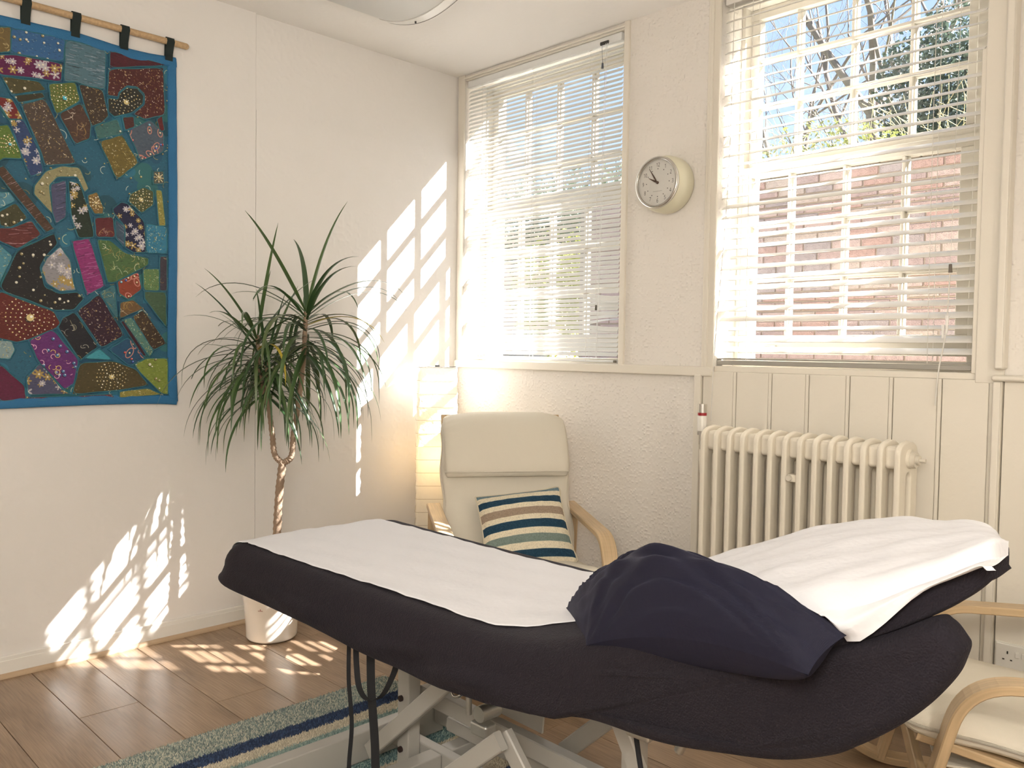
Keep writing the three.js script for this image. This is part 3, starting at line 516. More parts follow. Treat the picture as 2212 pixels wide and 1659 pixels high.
// ---------------------------------------------------------------- patchwork wall hanging
{
  const T = thing('wall_hanging', 'embroidered patchwork wall hanging with blue border on the wall beside the plant', 'tapestry');
  const zr = 1.535, zl = 2.62, yb = 0.985, S = 1.0;
  const parsed = PATCHES.map(([c, s, t]) => [c, s, t.split(' ').map((q) => q.split(',').map((v) => v / 1000)).map(([a, b]) => [a + 1.5, b + 0.9])]);
  // patches on the far edge, outside the picture, that go on in the same manner
  const cols = ['4a1c1c', '2f5f8f', '5d6b30', '3c2f26', '5a1245', '4a8494', '1c2a1e', '6b5a34', '484a66'];
  for (let i = 0; i < 7; i++) for (let j = 0; j < 2; j++) { const y0 = 1.03 + i * 0.187, z0 = 2.19 + j * 0.19, e = () => rr(-0.012, 0.012); parsed.push([cols[(i * 2 + j) % 9], (i + j) % 7, [[z0 + e(), y0 + e()], [z0 + e(), y0 + 0.175 + e()], [z0 + 0.175 + e(), y0 + 0.175 + e()], [z0 + 0.175 + e(), y0 + e()]]]); }
  // the embroidery: one print for the whole cloth
  const A0 = 1.5, B0 = 0.95, PX = 1350, CW = 1530, CH = 2010, cv = document.createElement('canvas'); cv.width = CW; cv.height = CH; const k = cv.getContext('2d');
  const X = (z) => (z - A0) * PX, Y = (y) => CH - (y - B0) * PX;
  k.fillStyle = '#245c74'; k.fillRect(0, 0, CW, CH);
  for (let i = 0; i < 9000; i++) { k.fillStyle = rnd() < 0.5 ? 'rgba(70,150,165,0.28)' : 'rgba(12,40,58,0.32)'; k.fillRect(rnd() * CW, rnd() * CH, 7, 3); }
  const flower = (x, y, r, c1, c2, n = 6) => { k.fillStyle = c1; for (let q = 0; q < n; q++) { k.beginPath(); k.ellipse(x + Math.cos(q * 6.283 / n) * r * 0.6, y + Math.sin(q * 6.283 / n) * r * 0.6, r * 0.42, r * 0.22, q * 6.283 / n, 0, 7); k.fill(); } k.fillStyle = c2; k.beginPath(); k.arc(x, y, r * 0.22, 0, 7); k.fill(); };
  const bead = (x, y, r, c) => { k.fillStyle = 'rgba(10,8,6,0.5)'; k.beginPath(); k.arc(x + r * 0.3, y + r * 0.4, r * 1.1, 0, 7); k.fill(); k.fillStyle = c; k.beginPath(); k.arc(x, y, r, 0, 7); k.fill(); k.fillStyle = 'rgba(255,255,250,0.9)'; k.beginPath(); k.arc(x - r * 0.3, y - r * 0.3, r * 0.38, 0, 7); k.fill(); };  // each bead is painted with its own offset shadow and white glint
  const gold = ['#c9b06a', '#e6d9a6', '#a88a48', '#f2ead2'];
  for (let i = 0; i < 420; i++) { // loose embroidery on the ground cloth
    const x = rnd() * CW, y = rnd() * CH; k.globalAlpha = 0.85; k.fillStyle = ['#1d4f6c', '#2b6f86', '#1b4a58', '#2f6a6a'][i % 4]; if (i % 3 === 0) { k.beginPath(); k.ellipse(x, y, rr(30, 75), rr(25, 60), rnd() * 3, 0, 7); k.fill(); }
    k.lineWidth = 3; k.strokeStyle = gold[i % 4]; k.beginPath(); const a = rnd() * 6.3; k.arc(x, y, rr(8, 26), a, a + rr(1, 3.5)); k.stroke(); if (i % 2) bead(x + rr(-40, 40), y + rr(-40, 40), rr(3, 6), gold[(i + 1) % 4]); k.globalAlpha = 1;
  }
  for (const [c, style, pts] of parsed) {
    const P = pts.map(([z, y]) => [X(z), Y(y)]), xs = P.map((p) => p[0]), ys = P.map((p) => p[1]), x0 = Math.min(...xs), x1 = Math.max(...xs), y0 = Math.min(...ys), y1 = Math.max(...ys), area = (x1 - x0) * (y1 - y0);
    k.save(); k.beginPath(); P.forEach((p, i) => (i ? k.lineTo(...p) : k.moveTo(...p))); k.closePath(); k.clip();
    k.fillStyle = '#' + c; k.fillRect(x0, y0, x1 - x0, y1 - y0);
    for (let i = 0; i < area / 220; i++) { k.fillStyle = rnd() < 0.5 ? 'rgba(255,245,220,0.06)' : 'rgba(0,0,0,0.13)'; k.fillRect(lerp(x0, x1, rnd()), lerp(y0, y1, rnd()), 10, 4); }
    const many = (d, f) => { for (let i = 0; i < area / d; i++) f(lerp(x0, x1, rnd()), lerp(y0, y1, rnd()), i); };
    if (style === 1) { many(230, (x, y) => { k.fillStyle = gold[Math.floor(rnd() * 4)]; k.globalAlpha = rr(0.25, 0.95); k.save(); k.translate(x, y); k.rotate(rnd() * 3); k.fillRect(-4, -1.5, rr(5, 11), 3); k.restore(); k.globalAlpha = 1; }); }
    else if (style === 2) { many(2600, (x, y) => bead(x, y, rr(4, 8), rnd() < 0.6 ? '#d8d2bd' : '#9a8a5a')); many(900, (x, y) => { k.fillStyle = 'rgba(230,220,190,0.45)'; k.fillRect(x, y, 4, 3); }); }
    else if (style === 3) { k.lineWidth = 2.6; many(1900, (x, y) => { k.strokeStyle = gold[Math.floor(rnd() * 4)]; k.globalAlpha = rr(0.4, 0.9); k.beginPath(); const a = rnd() * 6.3, r = rr(10, 24); k.arc(x, y, r, a, a + rr(1.5, 4.2)); k.stroke(); if (rnd() < 0.5) { k.beginPath(); k.moveTo(x, y); k.quadraticCurveTo(x + rr(-30, 30), y + rr(-30, 30), x + rr(-40, 40), y + rr(-40, 40)); k.stroke(); } k.globalAlpha = 1; }); }
    else if (style === 4) { k.lineWidth = 2; const a = Math.atan2(P[1][1] - P[0][1], P[1][0] - P[0][0]); many(560, (x, y) => { k.strokeStyle = rnd() < 0.45 ? 'rgba(255,225,240,0.45)' : 'rgba(0,0,0,0.35)'; const l = rr(12, 60), b = a + rr(-0.12, 0.12); k.beginPath(); k.moveTo(x, y); k.lineTo(x + Math.cos(b) * l, y + Math.sin(b) * l); k.stroke(); }); }  // striped cloth, its sheen painted as pale and dark strokes
    else if (style === 5) { many(1500, (x, y) => flower(x, y, rr(13, 24), rnd() < 0.6 ? '#b9b4bb' : '#a98f52', '#e9e2cf', 5 + Math.floor(rnd() * 3))); }
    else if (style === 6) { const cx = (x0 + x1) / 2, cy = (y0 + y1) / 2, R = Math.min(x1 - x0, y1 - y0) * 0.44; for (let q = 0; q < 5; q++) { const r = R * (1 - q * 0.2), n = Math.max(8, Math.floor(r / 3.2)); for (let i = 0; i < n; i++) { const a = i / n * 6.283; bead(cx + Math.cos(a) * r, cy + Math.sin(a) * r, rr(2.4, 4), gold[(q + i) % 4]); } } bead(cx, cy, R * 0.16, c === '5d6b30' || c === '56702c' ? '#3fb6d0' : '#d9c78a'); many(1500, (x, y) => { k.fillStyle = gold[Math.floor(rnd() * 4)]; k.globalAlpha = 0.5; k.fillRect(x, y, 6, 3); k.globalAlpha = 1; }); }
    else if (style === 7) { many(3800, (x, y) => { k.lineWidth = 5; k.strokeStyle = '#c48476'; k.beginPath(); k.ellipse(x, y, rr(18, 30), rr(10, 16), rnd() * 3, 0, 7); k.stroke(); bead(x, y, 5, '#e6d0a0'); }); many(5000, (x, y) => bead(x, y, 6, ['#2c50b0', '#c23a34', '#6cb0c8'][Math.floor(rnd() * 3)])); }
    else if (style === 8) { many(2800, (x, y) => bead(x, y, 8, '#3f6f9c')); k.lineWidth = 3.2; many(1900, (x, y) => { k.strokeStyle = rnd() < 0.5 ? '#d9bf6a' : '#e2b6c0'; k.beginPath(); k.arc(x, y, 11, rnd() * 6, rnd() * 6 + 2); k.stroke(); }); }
    k.restore();
  }
  const t = new THREE.CanvasTexture(cv); t.colorSpace = THREE.SRGBColorSpace; t.anisotropy = 4;
  const cloth = phys({ map: t, roughness: 0.62, sheen: 0.25, sheenRoughness: 0.5, bumpMap: rep(terryTex, 14), bumpScale: 0.0012 });
  const setUV = (g) => { const p = g.attributes.position, uv = new Float32Array(p.count * 2); for (let i = 0; i < p.count; i++) { uv[2 * i] = (p.getZ(i) - A0) * PX / CW; uv[2 * i + 1] = (p.getY(i) - B0) * PX / CH; } g.setAttribute('uv', new THREE.BufferAttribute(uv, 2)); return g; };
  const sag = (z) => { const t = (z - 1.54) / 0.36; return 2.392 - 0.012 * Math.sin(Math.min(1, Math.max(0, t)) * Math.PI) - 0.010 * sm((z - 1.75) / 0.5); };
  // backing, with a gentle ripple
  const rows = [], ripple = (z, y) => 0.013 + 0.004 * Math.sin(z * 9 + y * 2) * sm((2.35 - y) * 2);
  for (let i = 0; i <= 30; i++) { const z = lerp(zr + 0.02, zl, i / 30), row = []; for (let j = 0; j <= 24; j++) { const y = lerp(yb + 0.015, sag(z) - 0.015, j / 24); row.push(V(ripple(z, y), y, z)); } rows.push(row); }
  part('backing', setUV(loft(rows)), cloth.clone(), T); T.children[0].material.side = THREE.DoubleSide;
  parsed.forEach(([, , pts]) => {
    const s = new THREE.Shape(pts.map(([z, y]) => new THREE.Vector2(z, y)));
    const g = new THREE.ExtrudeGeometry(s, { depth: 0.0015, bevelEnabled: true, bevelThickness: 0.0022, bevelSize: 0.003, bevelOffset: 0.002, bevelSegments: 2 });
    const p = g.attributes.position, ni = []; for (let i = 0; i < p.count; i++) { const z = p.getX(i), y = p.getY(i), d = p.getZ(i); p.setXYZ(i, ripple(z, y) + d + 0.001, y, z); }
    for (let i = 0; i < p.count; i += 3) ni.push(i, i + 2, i + 1); g.setIndex(ni); const q = g.toNonIndexed(); q.computeVertexNormals();
    part('patch', setUV(q), cloth, T);
  });
  // couched cord along the seams
  const cords = parsed.slice(0, 63).map(([, , pts]) => { const q = []; pts.forEach((p, i) => { const n = pts[(i + 1) % pts.length]; for (const f of [0.08, 0.5, 0.92]) { const z = lerp(p[0], n[0], f), y = lerp(p[1], n[1], f); q.push(V(ripple(z, y) + 0.003, y, z)); } }); return new THREE.TubeGeometry(new THREE.CatmullRomCurve3(q, true), q.length * 3, 0.0026, 5, true); });
  part('stitching', merge(cords), mat({ color: lin(0.07, 0.29, 0.34), roughness: 0.8, bumpMap: rep(terryTex, 60), bumpScale: 0.002 }), T, 'turquoise couched cord along the seams');
  const blue = phys({ color: lin(0.025, 0.155, 0.33), roughness: 0.75, sheen: 0.5, sheenRoughness: 0.5, sheenColor: lin(0.10, 0.25, 0.4), bumpMap: rep(terryTex, 6), bumpScale: 0.002 });
  const strip = (path, w) => { const r = []; path.forEach(([z, y], i) => { const a = path[Math.max(0, i - 1)], b = path[Math.min(path.length - 1, i + 1)], l = Math.hypot(b[0] - a[0], b[1] - a[1]), nz = -(b[1] - a[1]) / l, ny = (b[0] - a[0]) / l, row = []; for (let j = 0; j <= 6; j++) { const u = j / 6 - 0.5, Z = z + nz * u * w, Yy = y + ny * u * w; row.push(V(ripple(Z, Yy) + 0.0035 + 0.003 * (1 - 4 * u * u) + 0.0012 * Math.sin(i * 1.7), Yy, Z)); } for (let j = 6; j >= 0; j--) { const u = j / 6 - 0.5; row.push(V(0.0085, y + ny * u * w, z + nz * u * w)); } r.push(row); }); return loft(r, { closed: true, caps: true }); };
  const seq = (n, f) => Array.from({ length: n + 1 }, (_, i) => f(i / n));
  part('border', strip(seq(30, (s) => { const z = lerp(zr + 0.004, zl, s); return [z, sag(z) - 0.018]; }), 0.038), blue, T);
  part('border', strip(seq(30, (s) => [lerp(zr + 0.002, zl, s), yb + 0.017 + 0.004 * Math.sin(s * 5) - 0.006 * Math.exp(-s * 20)]), 0.036), blue, T);
  part('border', strip(seq(30, (s) => [zr + 0.019 + 0.003 * Math.sin(s * 6.5 + 1.2) - 0.006 * Math.exp(-s * 16), lerp(yb + 0.006, sag(zr) - 0.004, s)]), 0.036), blue, T);
  part('border', strip(seq(20, (s) => [zl - 0.018, lerp(yb + 0.006, sag(zl) - 0.004, s)]), 0.036), blue, T);
  for (const z of [2.415, 2.252, 2.089, 1.922, 1.746, 1.571]) {
    const w = 0.0155, pr = []; for (const [y, x] of [[2.372, 0.021], [2.40, 0.023], [2.425, 0.033], [2.443, 0.043], [2.459, 0.037], [2.462, 0.027], [2.455, 0.017], [2.43, 0.014], [2.38, 0.012]]) pr.push([V(x, y, z - w), V(x, y, z + w)]);
    const a = loft(pr); part('hanging_loop', a, mat({ color: lin(0.014, 0.022, 0.020), roughness: 0.9, side: THREE.DoubleSide }), T, 'dark green fabric loop');
  }
  const g = new THREE.CapsuleGeometry(0.0125, 1.22, 8, 20); g.rotateX(Math.PI / 2); g.translate(0.029, 2.444, 2.115);
  single('wooden_rod', 'pale wooden dowel that the patchwork hanging is looped over', 'rod', g, M.dowel);
}

// ---------------------------------------------------------------- ceiling light
{
  const C = thing('ceiling_light', 'bowed rectangular ceiling light with frosted diffuser and white end trims', 'light fitting', [0, 0, 0]);
  const x0 = 0.378, x1 = 0.935, z0 = 0.748, z1 = 2.0, drop = 0.062, yE = H - 0.016;
  const prof = (grow, n = 24) => Array.from({ length: n + 1 }, (_, i) => { const t = i / n, x = lerp(x0 - grow, x1 + grow, t); return [x, yE - (drop + grow) * Math.pow(Math.sin(Math.PI * t), 0.85)]; });
  const shell = (grow, za, zb) => loft([za, zb].map((z) => [...prof(grow).map(([x, y]) => V(x, y, z)), V(x1 + grow, H - 0.001, z), V(x0 - grow, H - 0.001, z)]), { closed: true, caps: true });
  part('diffuser', shell(0, z0 + 0.042, z1 - 0.042), phys({ color: lin(0.66, 0.65, 0.62), roughness: 0.55 }), C);
  for (const [a, b] of [[z0, z0 + 0.046], [z1 - 0.046, z1]]) part('end_trim', shell(0.004, a, b), mat({ color: lin(0.84, 0.82, 0.78), roughness: 0.3 }), C);
  part('end_trim', shell(0.0055, z0 + 0.001, z0 + 0.0035), mat({ color: lin(0.22, 0.21, 0.20), roughness: 0.4, metalness: 0.5 }), C, 'thin dark edge of the end trim');
  part('fixing_screw', rod(V(0.60, yE - 0.060, z0 + 0.022), V(0.60, yE - 0.070, z0 + 0.022), 0.004, 10), M.darkPlastic, C);
}

// ---------------------------------------------------------------- unseen paper lantern behind the camera, placed to brighten the walls
{
  const L = thing('unseen_lantern', 'unseen round white paper pendant lantern behind the camera, placed to brighten the walls', 'lamp', [3.75, 1.65, 3.5]);
  part('shade', new THREE.SphereGeometry(0.26, 32, 24), mat({ color: lin(0.9, 0.86, 0.78), emissive: lin(1, 0.965, 0.90), emissiveIntensity: 0.8, roughness: 1 }), L);
  part('flex', rod(V(0, 0.26, 0), V(0, H - 1.65, 0), 0.004, 8), M.white, L);
  for (const [i, d] of [V(-1, 0, -0.2), V(-0.55, 0.1, -1), V(0.6, 0.3, 0.8)].entries()) { const p = new THREE.PointLight(lin(1, 0.965, 0.90), UNSEEN_LANTERN / 3, 0, 2); p.position.copy(d.normalize().multiplyScalar(0.30)); p.shadow.radius = 10; p.castShadow = true; p.name = 'unseen_lantern_light_' + i; L.add(p); }
}

// ---------------------------------------------------------------- unseen reading lamp, out of view, placed to light the panelling and radiator
{
  const L = thing('unseen_reading_lamp', 'unseen white metal reading lamp out of view, placed to light the panelling and radiator', 'lamp', [3.95, 0, 1.66]), dir = V(-1.7, -0.80, -1.6).normalize(), q = new THREE.Quaternion().setFromUnitVectors(V(0, -1, 0), dir), at = V(0, 1.30, 0);
  const put = (g) => g.applyQuaternion(q).translate(at.x, at.y, at.z);
  part('shade', put(lathe([[0.018, 0.10], [0.03, 0.10], [0.05, 0.085], [0.085, 0.02], [0.105, -0.05], [0.1035, -0.05], [0.083, 0.018], [0.048, 0.082], [0.018, 0.097]], 40)), M.white, L);
  part('stand', merge([rod(V(0.06, 0.02, 0.06), V(0.06, 1.42, 0.06), 0.009, 12), rod(V(0.06, 1.42, 0.06), at.clone().addScaledVector(dir, -0.10), 0.008, 10)]), M.white, L);
  part('base', lathe([[0, 0], [0.13, 0], [0.135, 0.008], [0.13, 0.018], [0.02, 0.026], [0, 0.026]], 40).translate(0.06, 0, 0.06), M.white, L);
  const bulb = part('bulb', put(new THREE.SphereGeometry(0.03, 20, 14).translate(0, 0.01, 0)), mat({ color: lin(1, 1, 1), emissive: lin(1, 0.88, 0.70), emissiveIntensity: 4 }), L); bulb.castShadow = false;
  const p = new THREE.SpotLight(lin(1, 0.93, 0.80), UNSEEN_READING, 0, 0.72, 0.85, 2); p.position.copy(at).addScaledVector(dir, 0.06); p.target.position.copy(at).addScaledVector(dir, 2); p.target.name = 'unseen_reading_lamp_target'; p.shadow.radius = 4; p.castShadow = true; p.name = 'unseen_reading_lamp_light'; L.add(p, p.target);
}

// ---------------------------------------------------------------- double socket
{
  const S = thing('wall_socket', 'white double power socket low on the panelling beside the radiator', 'socket', [2.668, 0.235, 0.02]);
  const pl = mat({ color: lin(0.80, 0.77, 0.70), roughness: 0.3 });
  part('plate', merge([bx(0, 0, 0, 0.146, 0.086, 0.012, 0.005), bx(-0.002, -0.002, -0.0, 0.148, 0.088, 0.006, 0.002)]), pl, S);
  for (const ox of [0.036, 0.110]) {
    part('pin_hole', bx(ox - 0.002, 0.054, 0.0115, ox + 0.002, 0.063, 0.0125), M.darkPlastic, S);
    for (const s of [-1, 1]) part('pin_hole', bx(ox + s * 0.011 - 0.003, 0.034, 0.0115, ox + s * 0.011 + 0.003, 0.038, 0.0125), M.darkPlastic, S);
  }
  for (const ox of [0.064, 0.082]) part('switch', bx(ox - 0.006, 0.048, 0.010, ox + 0.006, 0.066, 0.017, 0.002), pl, S);
}

// ---------------------------------------------------------------- soft shapes
function pillowGeo(A, B, C, D, t, { n = 26, bow = [0, 0, 0], pinch = 0.05, wrinkle = 0.004, s = 1, up } = {}) { // A-B far edge, D-C near edge
  const N = up ?? B.clone().sub(A).cross(D.clone().sub(A)).normalize().multiplyScalar(-1), both = [];
  const P = (u, v, side) => {
    const pu = 0.5 + (u - 0.5) * (1 - pinch * 4 * (v) * (1 - v) * 1), pv = 0.5 + (v - 0.5) * (1 - pinch * 4 * u * (1 - u));
    const p = A.clone().multiplyScalar((1 - pu) * (1 - pv)).addScaledVector(B, pu * (1 - pv)).addScaledVector(C, pu * pv).addScaledVector(D, (1 - pu) * pv);
    const e = Math.pow(Math.max(0, 4 * u * (1 - u)), 0.55) * Math.pow(Math.max(0, 4 * v * (1 - v)), 0.55);
    const fan = (a, b) => { const d = Math.hypot(a, b), g = Math.atan2(b + 0.06, a + 0.06); return Math.sin(g * 21 + 2.2 * Math.sin(d * 7 + s)) * Math.exp(-d * 2.0) + 0.6 * Math.sin(g * 37 + d * 3) * Math.exp(-d * 3.2); };
    const w = wrinkle * (1.3 * fan(u, v) + 1.3 * fan(1 - u, v) + 0.7 * fan(u, 1 - v) + 0.7 * fan(1 - u, 1 - v) + 0.8 * Math.sin(u * 7 + v * 5 + s) * Math.sin(v * 6 - u * 3)) * Math.min(1, e * 1.8);
    p.addScaledVector(N, side * t * e + (side > 0 ? w : 0));
    p.y += (bow[0] * (1 - v) + bow[1] * v) * 4 * u * (1 - u);
    return p;
  };
  for (const side of [1, -1]) {
    const rows = []; for (let j = 0; j <= n; j++) { const r = []; for (let i = 0; i <= n; i++) r.push(P(i / n, j / n, side)); rows.push(r); }
    const g = loft(rows, { flip: side < 0 }), uv = g.attributes.uv; for (let j = 0; j <= n; j++) for (let i = 0; i <= n; i++) uv.setXY(j * (n + 1) + i, i / n, 1 - j / n);
    both.push(g);
  }
  return merge(both);
}

// ---------------------------------------------------------------- bentwood armchairs
function armchair(name, label, pos, turn, opts = {}) {
  const C = thing(name, label, 'armchair', pos, turn), X = V(1, 0, 0);
  const bent = (x, pts, radii) => bend(pts.map(([z, y]) => V(x, y, z)), radii, 10);
  for (const s of [-1, 1]) {
    const x = s * 0.315;
    part('armrest', sweep(bent(x, [[-0.40, 0.515], [0.255, 0.492], [0.375, 0.016]], [0.105]), X, 0.062, 0.023), M.birch, C);
    part('runner', sweep(bent(x, [[-0.47, 0.0125], [0.40, 0.0125], [0.485, 0.075]], [0.07]), X, 0.058, 0.022), M.birch, C);
    part('rear_strut', bar(V(x, 0.022, -0.40), V(x, 0.505, -0.33), X, 0.058, 0.022), M.birch, C);
    part('seat_rail', sweep(bent(s * 0.255, [[0.345, 0.335], [-0.10, 0.235], [-0.20, 0.26], [-0.475, 0.92]], [0.10, 0.08]), X, 0.045, 0.020), M.birch, C);
    part('bolt', merge([rod(V(s * 0.284, 0.215, 0.325), V(s * 0.348, 0.215, 0.325), 0.007, 12), rod(V(s * 0.346, 0.215, 0.325), V(s * 0.3495, 0.215, 0.325), 0.010, 14)]), M.metal, C);
  }
  part('cross_rail', bx(-0.30, 0.185, 0.318, 0.30, 0.243, 0.340, 0.004), M.birch, C); part('cross_rail', bx(-0.30, 0.30, -0.382, 0.30, 0.35, -0.362, 0.004), M.birch, C);
  for (const [z, y] of [[-0.30, 0.47], [-0.37, 0.64], [-0.44, 0.81]]) part('back_slat', bx(-0.25, y - 0.03, z - 0.022, 0.25, y + 0.03, z - 0.010, 0.003), M.birch, C);
  part('seat_webbing', bx(-0.25, 0.262, -0.12, 0.25, 0.268, 0.30, 0.001), M.cream, C);
  // one long cushion from the front edge over the seat and up the back
  const curve = new THREE.CatmullRomCurve3(bend([V(0, 0.372, 0.385), V(0, 0.300, -0.085), V(0, 0.330, -0.165), V(0, 0.88, -0.42)], [0.12, 0.07], 8)), rows = [], K = 64, ring = 30;
  for (let i = 0; i <= K; i++) {
    const t = i / K, p = curve.getPointAt(t), T = curve.getTangentAt(t), N = X.clone().cross(T).normalize();
    const e = Math.min(1, Math.sqrt(Math.max(0, 1 - Math.pow(1 - Math.min(1, Math.min(t, 1 - t) * 22), 2)))), hw = 0.272 + 0.012 * e + 0.006 * Math.sin(i * 0.5), ht = (0.038 + 0.003 * Math.sin(i * 0.37)) * Math.max(0.12, e), r = [];
    for (let j = 0; j < ring; j++) { const a = j / ring * 2 * Math.PI, c = Math.cos(a), sn = Math.sin(a), q = V(p.x, p.y, p.z).addScaledVector(X, Math.sign(c) * Math.pow(Math.abs(c), 0.35) * hw); q.addScaledVector(N, Math.sign(sn) * Math.pow(Math.abs(sn), 0.7) * ht + 0.004 * Math.sin(c * 9 + i * 0.3) * Math.max(0, sn)); r.push(q); }
    rows.push(r);
  }
  part('seat_cushion', loft(rows, { closed: true, caps: true }), M.cream, C);
  part('piping', (() => { const list = []; for (const s of [-1, 1]) list.push(tube(rows.filter((_, i) => i % 2 === 0).map((r) => r[s > 0 ? 0 : ring / 2].clone().addScaledVector(X, s * 0.001)), 0.0045, 90, 6)); return merge(list); })(), M.cream, C);
  // padded headrest that wraps over the top of the back
  const hp = new THREE.CatmullRomCurve3([V(0, 0.665, -0.262), V(0, 0.715, -0.272), V(0, 0.80, -0.308), V(0, 0.862, -0.345), V(0, 0.896, -0.392), V(0, 0.885, -0.448), V(0, 0.81, -0.458)]), hr = [], HK = 40;
  for (let i = 0; i <= HK; i++) {
    const t = i / HK, p = hp.getPointAt(t), T = hp.getTangentAt(t), N = X.clone().cross(T).normalize();
    const e = Math.sqrt(Math.max(0, 1 - Math.pow(1 - Math.min(1, t * 9), 2))), hw = 0.268 + 0.012 * e, ht = 0.022 + 0.018 * e, r = [];
    for (let j = 0; j < ring; j++) {
      const a = j / ring * 2 * Math.PI, c = Math.cos(a), sn = Math.sin(a), u = Math.sign(c) * Math.pow(Math.abs(c), 0.42);
      const pleat = 0.006 * Math.sin(t * 95 + u * 16 * Math.sign(c)) * Math.pow(Math.abs(u), 6) * sm((t - 0.25) * 4) * (Math.abs(sn));
      r.push(p.clone().addScaledVector(X, u * (hw - (t > 0.62 ? 0.012 * sm((t - 0.62) * 4) : 0))).addScaledVector(N, Math.sign(sn) * Math.pow(Math.abs(sn), 0.6) * ht + pleat + 0.004 * Math.sin(u * 7 + t * 6)));
    }
    hr.push(r);
  }
  const h = part('headrest', loft(hr, { closed: true, caps: true }), M.cream, C);
  part('piping', (() => { const q = []; for (let j = 0; j <= ring / 2; j++) q.push(hr[2][(j) % ring].clone()); for (let i = 4; i < 26; i += 3) { q.unshift(hr[i][0].clone()); q.push(hr[i][ring / 2].clone()); } return tube(q, 0.0042, 90, 6); })(), M.cream, h);
  return C;
}
armchair('armchair', 'cream armchair in the corner with a striped cushion on its seat', [1.025, 0, 0.542], 0.9687);
armchair('armchair', 'cream armchair with birch arms past the raised head of the couch', [2.95, 0, 0.555], -1.1257);
{
  const cv = document.createElement('canvas'); cv.width = cv.height = 256; const k = cv.getContext('2d');
  const st = [['#6f8790', 0.055], ['#e8dcc2', 0.075], ['#143a52', 0.095], ['#e8dcc2', 0.075], ['#a08c78', 0.11], ['#e8dcc2', 0.075], ['#123850', 0.11], ['#e8dcc2', 0.08], ['#76867f', 0.10], ['#e8dcc2', 0.085], ['#123850', 0.09], ['#e8dcc2', 0.05]]; let y = 0;
  for (const [c, h] of st) { k.fillStyle = c; k.fillRect(0, y * 256, 256, h * 256 + 1); y += h; }
  for (let i = 0; i < 16000; i++) { k.fillStyle = rnd() < 0.5 ? 'rgba(255,255,255,0.05)' : 'rgba(0,0,0,0.06)'; k.fillRect(rnd() * 256, rnd() * 256, 2, 2); }
  const t = new THREE.CanvasTexture(cv); t.colorSpace = THREE.SRGBColorSpace;
  const c = thing('scatter_cushion', 'striped navy, taupe and cream scatter cushion leaning in the corner armchair', 'cushion', [1.025, 0, 0.542], 0.9687);
  const a = V(-0.155, 0.592, -0.165), b = V(0.215, 0.626, -0.185), cc = V(0.245, 0.352, 0.045), d = V(-0.135, 0.338, 0.06);
  part('body', pillowGeo(a, b, cc, d, 0.062, { pinch: 0.035, wrinkle: 0.002 }), phys({ map: t, roughness: 0.95, sheen: 0.2, bumpMap: rep(terryTex, 3), bumpScale: 0.0016 }), c);
  part('seam', tube((() => { const o = a.clone().add(b).add(cc).add(d).multiplyScalar(0.25), out = [], q = [a, b, cc, d]; for (let i = 0; i < 4; i++) for (let k = 0; k < 6; k++) { const u = k / 6; out.push(q[i].clone().lerp(q[(i + 1) % 4], u).lerp(o, 0.035 * 4 * u * (1 - u))); } out.push(a.clone()); return out; })(), 0.003, 90, 6), mat({ color: lin(0.62, 0.55, 0.42), roughness: 0.9 }), c);
}

